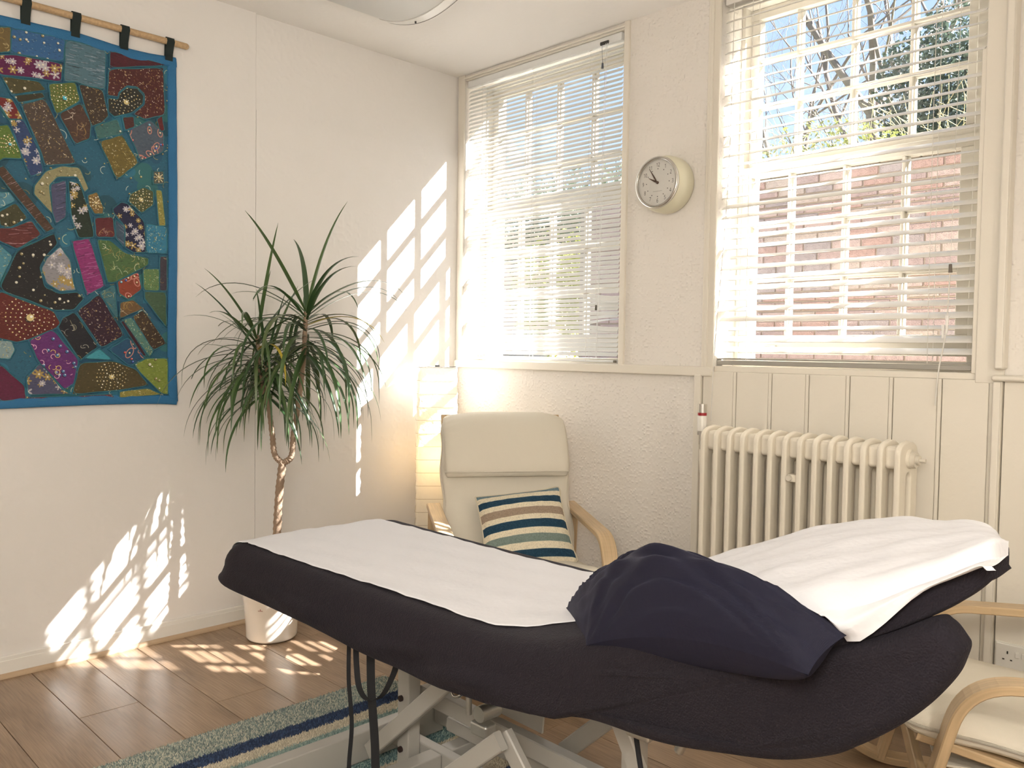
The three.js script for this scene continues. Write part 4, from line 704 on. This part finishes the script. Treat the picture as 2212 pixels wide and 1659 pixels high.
// ---------------------------------------------------------------- treatment couch
const couchTop = [], couchRows = [];
{
  const T = thing('treatment_couch', 'pale steel treatment couch frame with scissor legs standing on the striped rug', 'couch');
  const paint = mat({ color: lin(0.46, 0.44, 0.40), roughness: 0.4 }), tube4 = (a, b) => bx(a[0], a[1], a[2], b[0], b[1], b[2], 0.004);
  const Y0 = 0.012;
  part('base_rail', tube4([1.398, Y0, 1.285], [1.443, 0.10, 2.10]), paint, T); part('base_rail', tube4([2.42, Y0, 1.285], [2.47, 0.10, 2.10]), paint, T);
  part('base_rail', tube4([1.444, 0.05, 1.29], [2.42, 0.10, 1.325]), paint, T); part('base_rail', tube4([1.444, 0.05, 1.475], [2.42, 0.10, 1.51]), paint, T); part('base_rail', tube4([1.444, 0.05, 2.06], [2.42, 0.10, 2.10]), paint, T);
  part('base_cross_rail', tube4([1.655, 0.055, 1.326], [1.705, 0.10, 1.475]), paint, T); part('base_cross_rail', tube4([1.655, 0.055, 1.511], [1.705, 0.10, 2.06]), paint, T);
  const post = part('post', tube4([1.557, 0.014, 1.512], [1.609, 0.475, 1.555]), paint, T);
  for (const y of [0.085, 0.232]) part('bolt_cap', rod(V(1.577, y, 1.5545), V(1.577, y, 1.562), 0.0085, 16), mat({ color: lin(0.03, 0.015, 0.014), roughness: 0.4 }), post, 'dark brown bolt cap');
  const Z = V(0, 0, 1);
  part('lift_beam', bar(V(1.58, 0.228, 1.475), V(2.42, 0.215, 1.475), Z, 0.035, 0.048), paint, T); part('lift_beam', bar(V(1.61, 0.125, 1.40), V(2.42, 0.125, 1.40), Z, 0.030, 0.04), paint, T);
  part('scissor_arm', bar(V(1.475, 0.055, 1.590), V(1.90, 0.43, 1.590), Z, 0.022, 0.045), paint, T); part('scissor_arm', bar(V(1.80, 0.075, 1.66), V(2.09, 0.32, 1.66), Z, 0.022, 0.045), paint, T);
  part('scissor_arm', bar(V(2.075, 0.325, 1.635), V(2.28, 0.105, 1.635), Z, 0.022, 0.045), paint, T); part('scissor_arm', bar(V(2.06, 0.20, 1.40), V(2.34, 0.46, 1.40), Z, 0.022, 0.045), paint, T);
  part('scissor_arm', bar(V(2.40, 0.46, 1.62), V(2.60, 0.11, 1.62), Z, 0.02, 0.04), paint, T);
  part('post', tube4([2.345, 0.101, 1.50], [2.39, 0.475, 1.54]), paint, T);
  part('gusset', (() => { const s = new THREE.Shape([[1.84, 0.25], [2.02, 0.245], [2.04, 0.46], [1.80, 0.46]].map(([x, y]) => new THREE.Vector2(x, y))); const g = new THREE.ExtrudeGeometry(s, { depth: 0.006, bevelEnabled: false }); g.translate(0, 0, 1.44); return boxUV(g); })(), paint, T);
  part('hook', new THREE.TubeGeometry(new THREE.CatmullRomCurve3([V(1.815, 0.445, 1.56), V(1.82, 0.375, 1.585), V(1.855, 0.335, 1.60), V(1.895, 0.36, 1.60), V(1.91, 0.425, 1.59), V(1.905, 0.455, 1.58)]), 40, 0.0042, 8), M.metal, T, 'bent wire hook');
  part('catch', merge([rod(V(1.90, 0.30, 1.59), V(1.90, 0.355, 1.59), 0.008, 10), bx(1.925, 0.265, 1.57, 1.985, 0.30, 1.61, 0.008), rod(V(1.97, 0.33, 1.56), V(1.97, 0.33, 1.62), 0.020, 14)]), M.alu, T);
  part('top_frame', merge([tube4([1.02, 0.475, 1.24], [2.25, 0.505, 1.275]), tube4([1.02, 0.475, 1.68], [2.25, 0.505, 1.715]), tube4([1.02, 0.475, 1.276], [1.06, 0.505, 1.679]), tube4([2.21, 0.475, 1.276], [2.25, 0.505, 1.679])]), paint, T);
  part('head_bracket', merge([bx(2.505, 0.50, 1.70, 2.56, 0.56, 1.74, 0.006), rod(V(2.58, 0.53, 1.68), V(2.66, 0.545, 1.72), 0.016, 12), rod(V(2.60, 0.49, 1.70), V(2.64, 0.56, 1.71), 0.009, 10)]), M.alu, T);
  part('cable', tube([V(2.50, 0.50, 1.70), V(2.53, 0.44, 1.72), V(2.57, 0.36, 1.74), V(2.62, 0.25, 1.76), V(2.66, 0.10, 1.78), V(2.68, 0.02, 1.79)], 0.005, 40, 8), M.black, T);

  // the padded top as rings: near hem, near edge, top, far edge, far hem
  const S = [];
  const st = (F, N, hf, hn, r, dx = 0) => S.push({ F, N, hf, hn, r, dx });
  const e0 = 0.925;
  for (const a of [0.06, 0.3, 0.6, 0.9, 1.2, 1.45]) { const c = 1 - Math.cos(a), q = 1 - Math.sin(a), x = e0 + 0.035 + 0.135 * c; st(V(x, 0.622 - 0.075 * q, 1.172 + 0.10 * q), V(x, 0.622 - 0.075 * q, 1.832 - 0.10 * q), 0.49 + 0.01 * q, 0.490 + 0.004 * q, 0.06, 0.068 * q); }
  for (const x of [1.14, 1.3, 1.5, 1.7, 1.9, 2.02]) st(V(x, 0.622 - 0.004 * Math.sin((x - 1.1) * 3.2), 1.172), V(x + 0.06 * sm((x - 1.1) / 0.8), 0.622, 1.834), 0.49, x > 1.6 ? 0.482 : 0.49, 0.06);
  st(V(2.12, 0.632, 1.172), V(2.22, 0.628, 1.834), 0.50, 0.494, 0.06);
  st(V(2.26, 0.690, 1.174), V(2.40, 0.665, 1.834), 0.56, 0.52, 0.055);
  st(V(2.45, 0.772, 1.176), V(2.62, 0.762, 1.834), 0.65, 0.62, 0.05);
  st(V(2.62, 0.842, 1.182), V(2.80, 0.832, 1.834), 0.73, 0.735, 0.04);
  st(V(2.76, 0.882, 1.19), V(2.955, 0.890, 1.834), 0.79, 0.806, 0.032);
  st(V(2.88, 0.898, 1.205), V(3.055, 0.940, 1.83), 0.81, 0.868, 0.026);
  st(V(2.955, 0.903, 1.235), V(3.105, 0.966, 1.818), 0.82, 0.905, 0.024);
  st(V(2.995, 0.900, 1.29), V(3.128, 0.977, 1.795), 0.83, 0.93, 0.022);
  st(V(3.015, 0.892, 1.36), V(3.138, 0.970, 1.745), 0.85, 0.940, 0.018);
  // refine along the length
  const keys = ['F', 'N'].map((n) => new THREE.CatmullRomCurve3(S.map((s) => s[n]), false, 'centripetal')), M2 = 6;
  const at = (i, f) => { const a = S[i], b = S[Math.min(S.length - 1, i + 1)], t = (i + f) / (S.length - 1); return { F: keys[0].getPoint(t), N: keys[1].getPoint(t), hf: lerp(a.hf, b.hf, f), hn: lerp(a.hn, b.hn, f), r: lerp(a.r, b.r, f), dx: lerp(a.dx, b.dx, f) }; };
  for (let i = 0; i < S.length - 1; i++) for (let k = 0; k < M2 + (i === S.length - 2 ? 1 : 0); k++) {
    const s = at(i, k / M2), row = [], top = [], W = s.N.clone().sub(s.F), w = W.length(), d = W.clone().normalize(), fold = (x, y) => 0.007 * Math.sin(x * 13 + y * 20) * Math.sin(x * 5.1 - y * 31 + 1) + 0.009 * sm((x - 1.55) / 0.25) * Math.sin((y - 0.42 * (x - 1.9)) * 62) * Math.exp(-(((x - 2.0) / 0.22) ** 2));
    const hn = V(s.N.x - s.dx, s.hn, s.N.z + s.dx * 0.5), hf = V(s.F.x - s.dx, s.hf, s.F.z), r = Math.min(s.r, (s.N.y - s.hn) * 0.7, w * 0.3);
    for (let j0 = 0; j0 <= 14; j0++) { const j = j0 * 5 / 14, y = lerp(hn.y, s.N.y - r, j / 5), bulge = (0.010 + fold(s.N.x, y)) * Math.sin(j / 5 * Math.PI) * (1 - sm((s.N.x - 2.3) / 0.25)); row.push(V(lerp(hn.x, s.N.x, j / 5), y, lerp(hn.z, s.N.z, j / 5) + bulge - (j === 0 ? 0.012 : 0) + (j ? 0 : 0.004 * Math.sin(s.N.x * 60)))); }
    for (let j = 1; j <= 6; j++) { const t = j / 6 * Math.PI / 2; row.push(V(s.N.x, s.N.y - r, s.N.z).addScaledVector(d, -r * (1 - Math.cos(t))).add(V(0, r * Math.sin(t), 0))); }
    for (let j = 1; j < 12; j++) { const t = j / 12, p = s.N.clone().addScaledVector(d, -r - (w - 2 * r) * t); p.y = lerp(s.N.y, s.F.y, (r + (w - 2 * r) * t) / w) + 0.006 * Math.sin(Math.PI * t); row.push(p); }
    for (let j = 6; j >= 0; j--) { const t = j / 6 * Math.PI / 2; row.push(V(s.F.x, s.F.y - r, s.F.z).addScaledVector(d, r * (1 - Math.cos(t))).add(V(0, r * Math.sin(t), 0))); }
    for (let j = 1; j <= 4; j++) row.push(V(lerp(s.F.x, hf.x, j / 4), lerp(s.F.y - r, hf.y, j / 4), hf.z - 0.008 * Math.sin(j / 4 * Math.PI)));
    couchRows.push(row); couchTop.push(s);
  }
  const cover = thing('couch_cover', 'dark aubergine towelling cover stretched over the treatment couch', 'cover');
  part('cover', loft(couchRows, { closed: true, caps: true }), M.cover, cover);
  // loose cloth that hangs below the raised head end on the near side
  const pts = [[2.30, 0.600], [2.48, 0.668], [2.73, 0.735], [2.98, 0.835], [3.069, 0.886], [3.097, 0.884], [3.117, 0.866], [3.125, 0.852], [3.122, 0.832], [3.111, 0.802], [3.079, 0.755], [3.04, 0.713], [2.992, 0.671], [2.941, 0.634], [2.849, 0.592], [2.719, 0.567], [2.495, 0.534], [2.34, 0.506]];
  const sh = new THREE.Shape(); sh.setFromPoints(new THREE.SplineCurve([...pts, pts[0]].map(([x, y]) => new THREE.Vector2(x, y))).getPoints(150));
  const sk = new THREE.ExtrudeGeometry(sh, { depth: 0.012, bevelEnabled: true, bevelThickness: 0.026, bevelSize: 0.024, bevelOffset: -0.033, bevelSegments: 7, steps: 1 });
  sk.translate(0, 0, 1.808); { const p = sk.attributes.position; for (let i = 0; i < p.count; i++) { const x = p.getX(i), y = p.getY(i); p.setZ(i, p.getZ(i) + 0.008 * Math.sin(x * 9 + y * 7) * sm((x - 2.3) / 0.3) + 0.005 * Math.sin(x * 23 - y * 17) - 0.034 * (1 - sm((x - 2.32) / 0.4))); } sk.computeVertexNormals(); }
  part('hanging_skirt', boxUV(sk), M.cover, cover, 'loose fold of cloth hanging below the head end');
  // tie tapes
  const tape = (p, w) => { const c = new THREE.CatmullRomCurve3(p), rows = []; for (let i = 0; i <= 40; i++) { const q = c.getPoint(i / 40), tw = 0.5 + 0.5 * Math.sin(i * 0.16 + w * 90), D = V(0.72 * (0.5 + 0.5 * tw), 0, -0.69).normalize().multiplyScalar(w); rows.push([q.clone().sub(D), q.clone().add(D)]); } return loft(rows); };
  const tp = M.black.clone(); tp.side = THREE.DoubleSide;
  part('tie_tape', tape([V(1.640, 0.475, 1.775), V(1.632, 0.36, 1.770), V(1.640, 0.24, 1.765), V(1.636, 0.13, 1.77), V(1.645, 0.025, 1.775)], 0.0055), tp, cover); part('tie_tape', tape([V(1.735, 0.475, 1.775), V(1.735, 0.37, 1.772), V(1.748, 0.22, 1.768), V(1.757, 0.12, 1.772), V(1.770, 0.025, 1.778)], 0.0105), tp, cover);
  part('tie_tape', tape([V(1.67, 0.475, 1.775), V(1.682, 0.41, 1.78), V(1.71, 0.365, 1.79), V(1.75, 0.350, 1.795), V(1.80, 0.37, 1.79), V(1.835, 0.43, 1.78), V(1.85, 0.475, 1.775)], 0.0075), tp, cover);
}
{ // couch roll: a strip of paper along the couch that hangs over the near edge at the head
  const rows = [], n = couchTop.length, lift = 0.0045;
  for (let i = 2; i < n; i++) {
    const s = couchTop[i], row = [], R = couchRows[i]; if (s.F.x < 0.975) continue;
    const hd = sm((s.F.x - 2.2) / 0.35), xn = s.N.x, zf = lerp(1.262 + 0.5 * Math.max(0, 1.06 - s.F.x), 1.240 + Math.max(0, s.F.x - 2.75) * 0.22, hd), ramp = (p, q, a, b) => lerp(a, b, sm((xn - p) / (q - p)));
    const zn = xn < 1.1 ? 1.772 - 0.2 * Math.max(0, 1.0 - s.F.x) : xn < 2.15 ? ramp(1.1, 2.15, 1.774, 1.748) : xn < 2.40 ? ramp(2.15, 2.38, 1.748, 1.685) : ramp(2.40, 2.78, 1.685, 1.834), hang = sm((xn - 2.925) / 0.04), over = 0.045 * hang * (1 - sm((xn - 2.955) / 0.12));
    const crown = 0.014 * hd * Math.exp(-(((s.F.x - 2.72) / 0.2) ** 2));
    for (let j = 0; j <= 44; j++) {
      const t = 1 - Math.pow(1 - j / 44, 1.9), z = lerp(zf, zn, t), u = Math.min(1, Math.max(0, (z - s.F.z) / (s.N.z - s.F.z))), r = s.r, dn = s.N.z - z, df = z - s.F.z;
      let y = lerp(s.F.y, s.N.y, u) + 0.006 * Math.sin(Math.PI * u); if (dn < r) y -= r - Math.sqrt(Math.max(0, r * r - (r - dn) ** 2)); if (df < r) y -= r - Math.sqrt(Math.max(0, r * r - (r - df) ** 2));
      const x = lerp(s.F.x, s.N.x, u), wr = (0.0022 + 0.002 * hd) * Math.sin(x * 21 + z * 37) * Math.sin(z * 19 - x * 11) + 0.0012 * Math.sin(x * 63 - z * 21);
      row.push(V(x, y + lift + Math.max(-0.002, wr) + crown * Math.sin(Math.PI * t), z + (dn < r ? 0.004 : 0)));
    }
    if (hang > 0.01) { const q = row.at(-1); for (let j = 1; j <= 6; j++) row.push(V(q.x + 0.012 * j / 6, q.y - over * j / 6, 1.840 + 0.006 * Math.sin(j / 6 * 3) + 0.003 * Math.sin(q.x * 40 + j) + 0.006 * hd)); } else { const q = row.at(-1); for (let j = 1; j <= 6; j++) row.push(V(q.x, q.y - 0.0004 * j, q.z + 0.0006 * j)); }
    rows.push(row);
  }
  single('paper_sheet', 'white paper couch roll laid along the dark treatment couch', 'paper', loft(rows), M.paper);
  const p = thing('pillow', 'navy cotton pillow lying where the couch back rises', 'pillow');
  part('body', pillowGeo(V(2.225, 0.648, 1.595), V(2.984, 0.845, 1.885), V(2.955, 0.795, 1.935), V(2.475, 0.682, 1.82), 0.095, { n: 44, bow: [0.070, 0.03], pinch: 0.03, wrinkle: 0.0105, s: 2, up: V(-0.18, 0.93, 0.32).normalize() }), M.pillow, p);
}

// ---------------------------------------------------------------- striped rug
{
  const R = thing('striped_rug', 'striped pile rug of navy, cream and sage under the treatment couch', 'rug');
  const x0 = 0.945, x1 = 2.02, z0 = 1.15, z1 = 2.75;
  const S = [[0.140, ['#98a39b', '#bcbfb0', '#7a8885', '#d3d0be']], [0.065, ['#3a4864', '#465a7c', '#303e58']], [0.055, ['#d6ccb6', '#e2d8c2', '#c4b9a2']], [0.085, ['#93a8a1', '#a9bab0', '#7f9591']], [0.205, ['#74908f', '#94aca6', '#5b777a', '#a9beb4']], [0.05, ['#d6ccb6', '#e2d8c2', '#c4b9a2']], [0.05, ['#93a8a1', '#a9bab0', '#7f9591']], [0.15, ['#d6ccb6', '#e2d8c2', '#c4b9a2']], [0.07, ['#3a4864', '#465a7c', '#303e58']], [0.205, ['#98a39b', '#bcbfb0', '#7a8885', '#d3d0be']]];
  let x = x0; const at = [];
  for (const [w, c] of S) { const a = x, b = Math.min(x1, x + w); at.push([a, b, c.map((q) => hex(q))]); part('stripe', bx(a, 0.0005, z0, b, 0.006, z1), mat({ color: hex(c[0]), roughness: 1 }), R); x = b; }
  const tuft = new THREE.ConeGeometry(0.0033, 0.010, 4, 1, true); tuft.translate(0, 0.0045, 0);
  const nx = 215, nz = 300, I = new THREE.InstancedMesh(tuft, mat({ color: lin(1, 1, 1), roughness: 1 }), nx * nz), m = new THREE.Matrix4(), q = new THREE.Quaternion(), e = new THREE.Euler(); let n = 0;
  for (let i = 0; i < nx; i++) for (let j = 0; j < nz; j++) {
    const px = x0 + (i + rr(0.1, 0.9)) * (x1 - x0) / nx, pz = z0 + (j + rr(0.1, 0.9)) * (z1 - z0) / nz, ez = px + rr(-0.004, 0.004);
    const st = at.find(([a, b]) => ez >= a && ez < b) ?? at[at.length - 1];
    q.setFromEuler(e.set(rr(-0.5, 0.5), rnd() * 6, rr(-0.5, 0.5))); m.compose(V(px, 0.004, pz), q, V(1, rr(0.7, 1.15), 1)); I.setMatrixAt(n, m);
    const c = st[2][Math.floor(rnd() * st[2].length)].clone().multiplyScalar(rr(0.85, 1.1)); I.setColorAt(n, c); n++;
  }
  I.name = 'pile'; I.userData.kind = 'stuff'; I.castShadow = false; I.receiveShadow = true; R.add(I);
}

// ---------------------------------------------------------------- outside the windows
const G0 = -0.45;
struct('ground', bx(-40, G0 - 0.3, -60, 30, G0, -0.62), mat({ color: lin(0.10, 0.12, 0.05), roughness: 1, bumpMap: rep(plasterTex, 2), bumpScale: 0.03 }));
{ // garden wall, brick by brick where the window shows it
  const Wl = thing('garden_wall', 'weathered red brick garden wall outside the window above the radiator', 'wall');
  const zf = -3.2, top = 2.62, mortar = mat({ color: lin(0.34, 0.29, 0.23), roughness: 1 });
  const tone = [[0.42, 0.315, 0.28], [0.38, 0.29, 0.265], [0.47, 0.365, 0.32], [0.36, 0.305, 0.285], [0.46, 0.38, 0.32], [0.42, 0.285, 0.24]].map(([r, g, b]) => mat({ color: lin(r, g, b), roughness: 0.95, bumpMap: rep(plasterTex, 6), bumpScale: 0.006 }));
  part('mortar', bx(-1.9, G0, zf - 0.22, 5.5, top - 0.01, zf - 0.006), mortar, Wl);
  const gs = [0, 1, 2].map(() => { const g = bx(0, 0, -0.02, 0.213, 0.064, rr(0.002, 0.008), 0.004, 1); return g; });
  const rest = [];
  for (let r = 0; r < 41; r++) for (let c = 0; c < 33; c++) {
    const x = -1.9 + c * 0.2235 + (r % 2) * 0.112 - 0.06, y = top - 0.075 * (r + 1), k = Math.floor(rnd() * 3), t = tone[Math.floor(rnd() * 6)];
    if (y < G0 - 0.05 || x > 5.3 || x < -1.9) continue;
    if (x > -0.55 && x < 1.95 && y > 1.22) { const b = part('brick', gs[k], t, Wl); b.position.set(x, y, zf); b.rotation.set(0, rr(-0.01, 0.01), rr(-0.004, 0.004)); }
    else if (y > 0.6) { const g = gs[k].clone(); g.translate(x, y, zf); rest.push(g); }
  }
  const o = part('brickwork', merge(rest), tone[0], Wl); o.userData.kind = 'stuff';
  for (let c = 0; c < 26; c++) part('coping_stone', bx(-1.9 + c * 0.285, top, zf - 0.24, -1.9 + c * 0.285 + 0.279, top + 0.055, zf + 0.02, 0.01), mat({ color: lin(0.33, 0.29, 0.23), roughness: 1 }), Wl);
}
const barkM = mat({ color: lin(0.20, 0.165, 0.14), roughness: 1 });
function bareTree(label, x, z, h, r0, depth = 5, lean = 0, spread = 0.6) {
  const t = thing('bare_tree', label, 'tree', [x, G0, z]), trunk = [], twigs = [];
  const limb = (p, d, len, r, k) => {
    const n = 4, pts = [p]; let q = p, v = d.clone();
    for (let i = 0; i < n; i++) { v = v.clone().add(V(rr(-0.22, 0.22), rr(-0.05, 0.16), rr(-0.22, 0.22))).normalize(); q = q.clone().addScaledVector(v, len / n); pts.push(q); }
    for (let i = 0; i < n; i++) (k >= depth - 1 ? trunk : twigs).push(rod(pts[i], pts[i + 1], lerp(r, r * 0.62, i / n), k > 2 ? 7 : 4, lerp(r, r * 0.62, (i + 1) / n)));
    if (k <= 0) return;
    const kids = k >= depth ? 6 : k > 2 ? 3 : 2;
    for (let i = 0; i < kids; i++) { const f = k >= depth ? 1 + i * 0.75 : rr(1.2, 3.9), a = pts[Math.min(n, Math.ceil(f))], w = v.clone().add(V(rr(-1, 1), rr(-0.25, 0.6), rr(-1, 1)).multiplyScalar(spread * 1.5)).normalize(); limb(a, w, len * rr(0.5, 0.72), r * rr(0.38, 0.52), k - 1); }
  };
  limb(V(0, 0, 0), V(lean, 1, 0).normalize(), h * 0.46, r0, depth);
  part('trunk', merge(trunk), barkM, t); part('branches', merge(twigs), barkM, t); return t;
}
bareTree('bare grey tree with a slim trunk beyond the brick garden wall, nearest the window frame', -3.0, -8.6, 9.5, 0.075, 6, 0.05);
bareTree('stout bare tree with forked trunk beyond the middle of the brick garden wall', -1.75, -8.9, 11, 0.115, 6, 0.03, 0.7);
bareTree('tall bare tree standing beside the dark evergreen behind the brick wall', -1.25, -9.6, 11, 0.09, 6, -0.04);
function leafCloud(n, f, size, two = true) { // n loose leaves; f gives a point
  const pos = [], idx = [];
  for (let i = 0; i < n; i++) {
    const p = f(i), a = V(rr(-1, 1), rr(-1, 1), rr(-1, 1)).normalize(), b = a.clone().cross(V(rr(-1, 1), rr(-1, 1), rr(-1, 1))).normalize(), s = size * rr(0.6, 1.3), k = pos.length / 3;
    for (const [u, v] of [[-1, 0], [0, -0.45], [1, 0], [0, 0.45]]) pos.push(p.x + (a.x * u + b.x * v) * s, p.y + (a.y * u + b.y * v) * s, p.z + (a.z * u + b.z * v) * s);
    idx.push(k, k + 1, k + 2, k, k + 2, k + 3);
  }
  const g = new THREE.BufferGeometry(); g.setAttribute('position', new THREE.Float32BufferAttribute(pos, 3)); g.setAttribute('uv', new THREE.Float32BufferAttribute(new Float32Array(pos.length / 3 * 2), 2)); g.setIndex(idx); g.computeVertexNormals(); return g;
}
const leafM = (r, g, b) => phys({ color: lin(r, g, b), roughness: 0.7, side: THREE.DoubleSide, transmission: 0.4, thickness: 0 });
const blob = (cs) => () => { const [x, y, z, r, s = 1] = cs[Math.floor(rnd() * cs.length)]; const d = V(rr(-1, 1), rr(-1, 1), rr(-1, 1)).normalize().multiplyScalar(r * Math.pow(rnd(), 0.35)); return V(x + d.x, y + d.y * s, z + d.z); };
function bush(name, label, cat, pos, cs, n, size, col, stems) {
  const t = thing(name, label, cat, pos); part('foliage', leafCloud(n, blob(cs), size), leafM(...col), t);
  part('trunk', merge(stems.map(([a, b, r]) => rod(V(...a), V(...b), r, 6, r * 0.5))), barkM, t); return t;
}
bush('evergreen_tree', 'dark ivy clad evergreen tree behind the garden wall, seen beside the window stile', 'tree', [0.75, G0, -5.6], [[-0.35, 4.2, 0, 0.5, 1.4], [0.2, 4.3, 0, 0.7, 1.3], [0.5, 3.6, 0, 0.9, 1.2], [0.1, 3.4, 0.2, 0.7]], 16000, 0.032, [0.075, 0.105, 0.075], [[[0, 0, 0], [0.05, 4.6, 0], 0.12], [[0, 2, 0], [0.5, 3.9, 0.1], 0.06]]);
{
  const t = thing('climbing_shrub', 'straw coloured shrub of arching stalks growing over the top of the brick wall', 'shrub', [0, 0, -3.38]), st = [];
  for (let i = 0; i < 150; i++) { const x = rr(-0.9, 1.7), h = rr(0.10, 0.55) * (0.6 + 0.4 * sm((x + 0.5) / 1.2)), l = rr(-0.35, 0.25); st.push(tube([V(x, 2.64, rr(-0.12, 0.12)), V(x + l * 0.3, 2.64 + h * 0.6, rr(-0.12, 0.16)), V(x + l, 2.64 + h, rr(-0.1, 0.25))], 0.0022, 5, 4)); }
  part('stalks', merge(st), mat({ color: lin(0.42, 0.36, 0.20), roughness: 1 }), t);
  part('foliage', leafCloud(2600, () => { const x = rr(-1.0, 1.75); return V(x, 2.66 + Math.pow(rnd(), 1.6) * 0.40 * (0.55 + 0.45 * Math.sin(x * 3.1)), rr(-0.15, 0.22)); }, 0.022), leafM(0.22, 0.24, 0.07), t);
}
bush('hedge', 'tall grey green hedge in the garden outside the corner window', 'hedge', [-5.6, G0, -8.2], Array.from({ length: 14 }, (_, i) => [-2.2 + i * 0.33, 3.9 + 0.25 * Math.sin(i * 1.7), 0, 0.75, 1.1]), 14000, 0.055, [0.26, 0.30, 0.20], [[[0, 0, 0], [0, 4, 0], 0.08], [[1.4, 0, 0], [1.4, 4, 0], 0.07], [[-1.4, 0, 0], [-1.4, 4, 0], 0.07]]);
bush('garden_shrub', 'bright yellow green shrub in front of the hedge outside the corner window', 'shrub', [-3.9, G0, -5.9], Array.from({ length: 10 }, (_, i) => [-0.9 + i * 0.21, 2.45 + 0.28 * Math.sin(i * 2.1), 0, 0.62, 1.25]), 12000, 0.04, [0.40, 0.42, 0.06], [[[0, 0, 0], [0, 2.6, 0], 0.05], [[0.6, 0, 0], [0.6, 2.6, 0], 0.05]]);
{
  const s = thing('garden_outbuilding', 'low pinkish rendered outbuilding beyond the corner window', 'building', [-8.3, G0, -9.3]);
  part('wall', bx(-1.9, 0, -1.2, 1.5, 3.35, 1.2, 0.01), mat({ color: lin(0.66, 0.53, 0.47), roughness: 1, bumpMap: rep(plasterTex, 1), bumpScale: 0.02 }), s);
  part('roof', (() => { const sh2 = new THREE.Shape([[-1.35, 0], [1.35, 0], [0, 0.75]].map(([a, b]) => new THREE.Vector2(a, b))); const g = new THREE.ExtrudeGeometry(sh2, { depth: 3.7, bevelEnabled: false }); g.rotateY(Math.PI / 2); g.translate(-2.05, 3.35, 0); return boxUV(g); })(), mat({ color: lin(0.25, 0.16, 0.13), roughness: 1 }), s);
}

renderer.render(scene, camera);
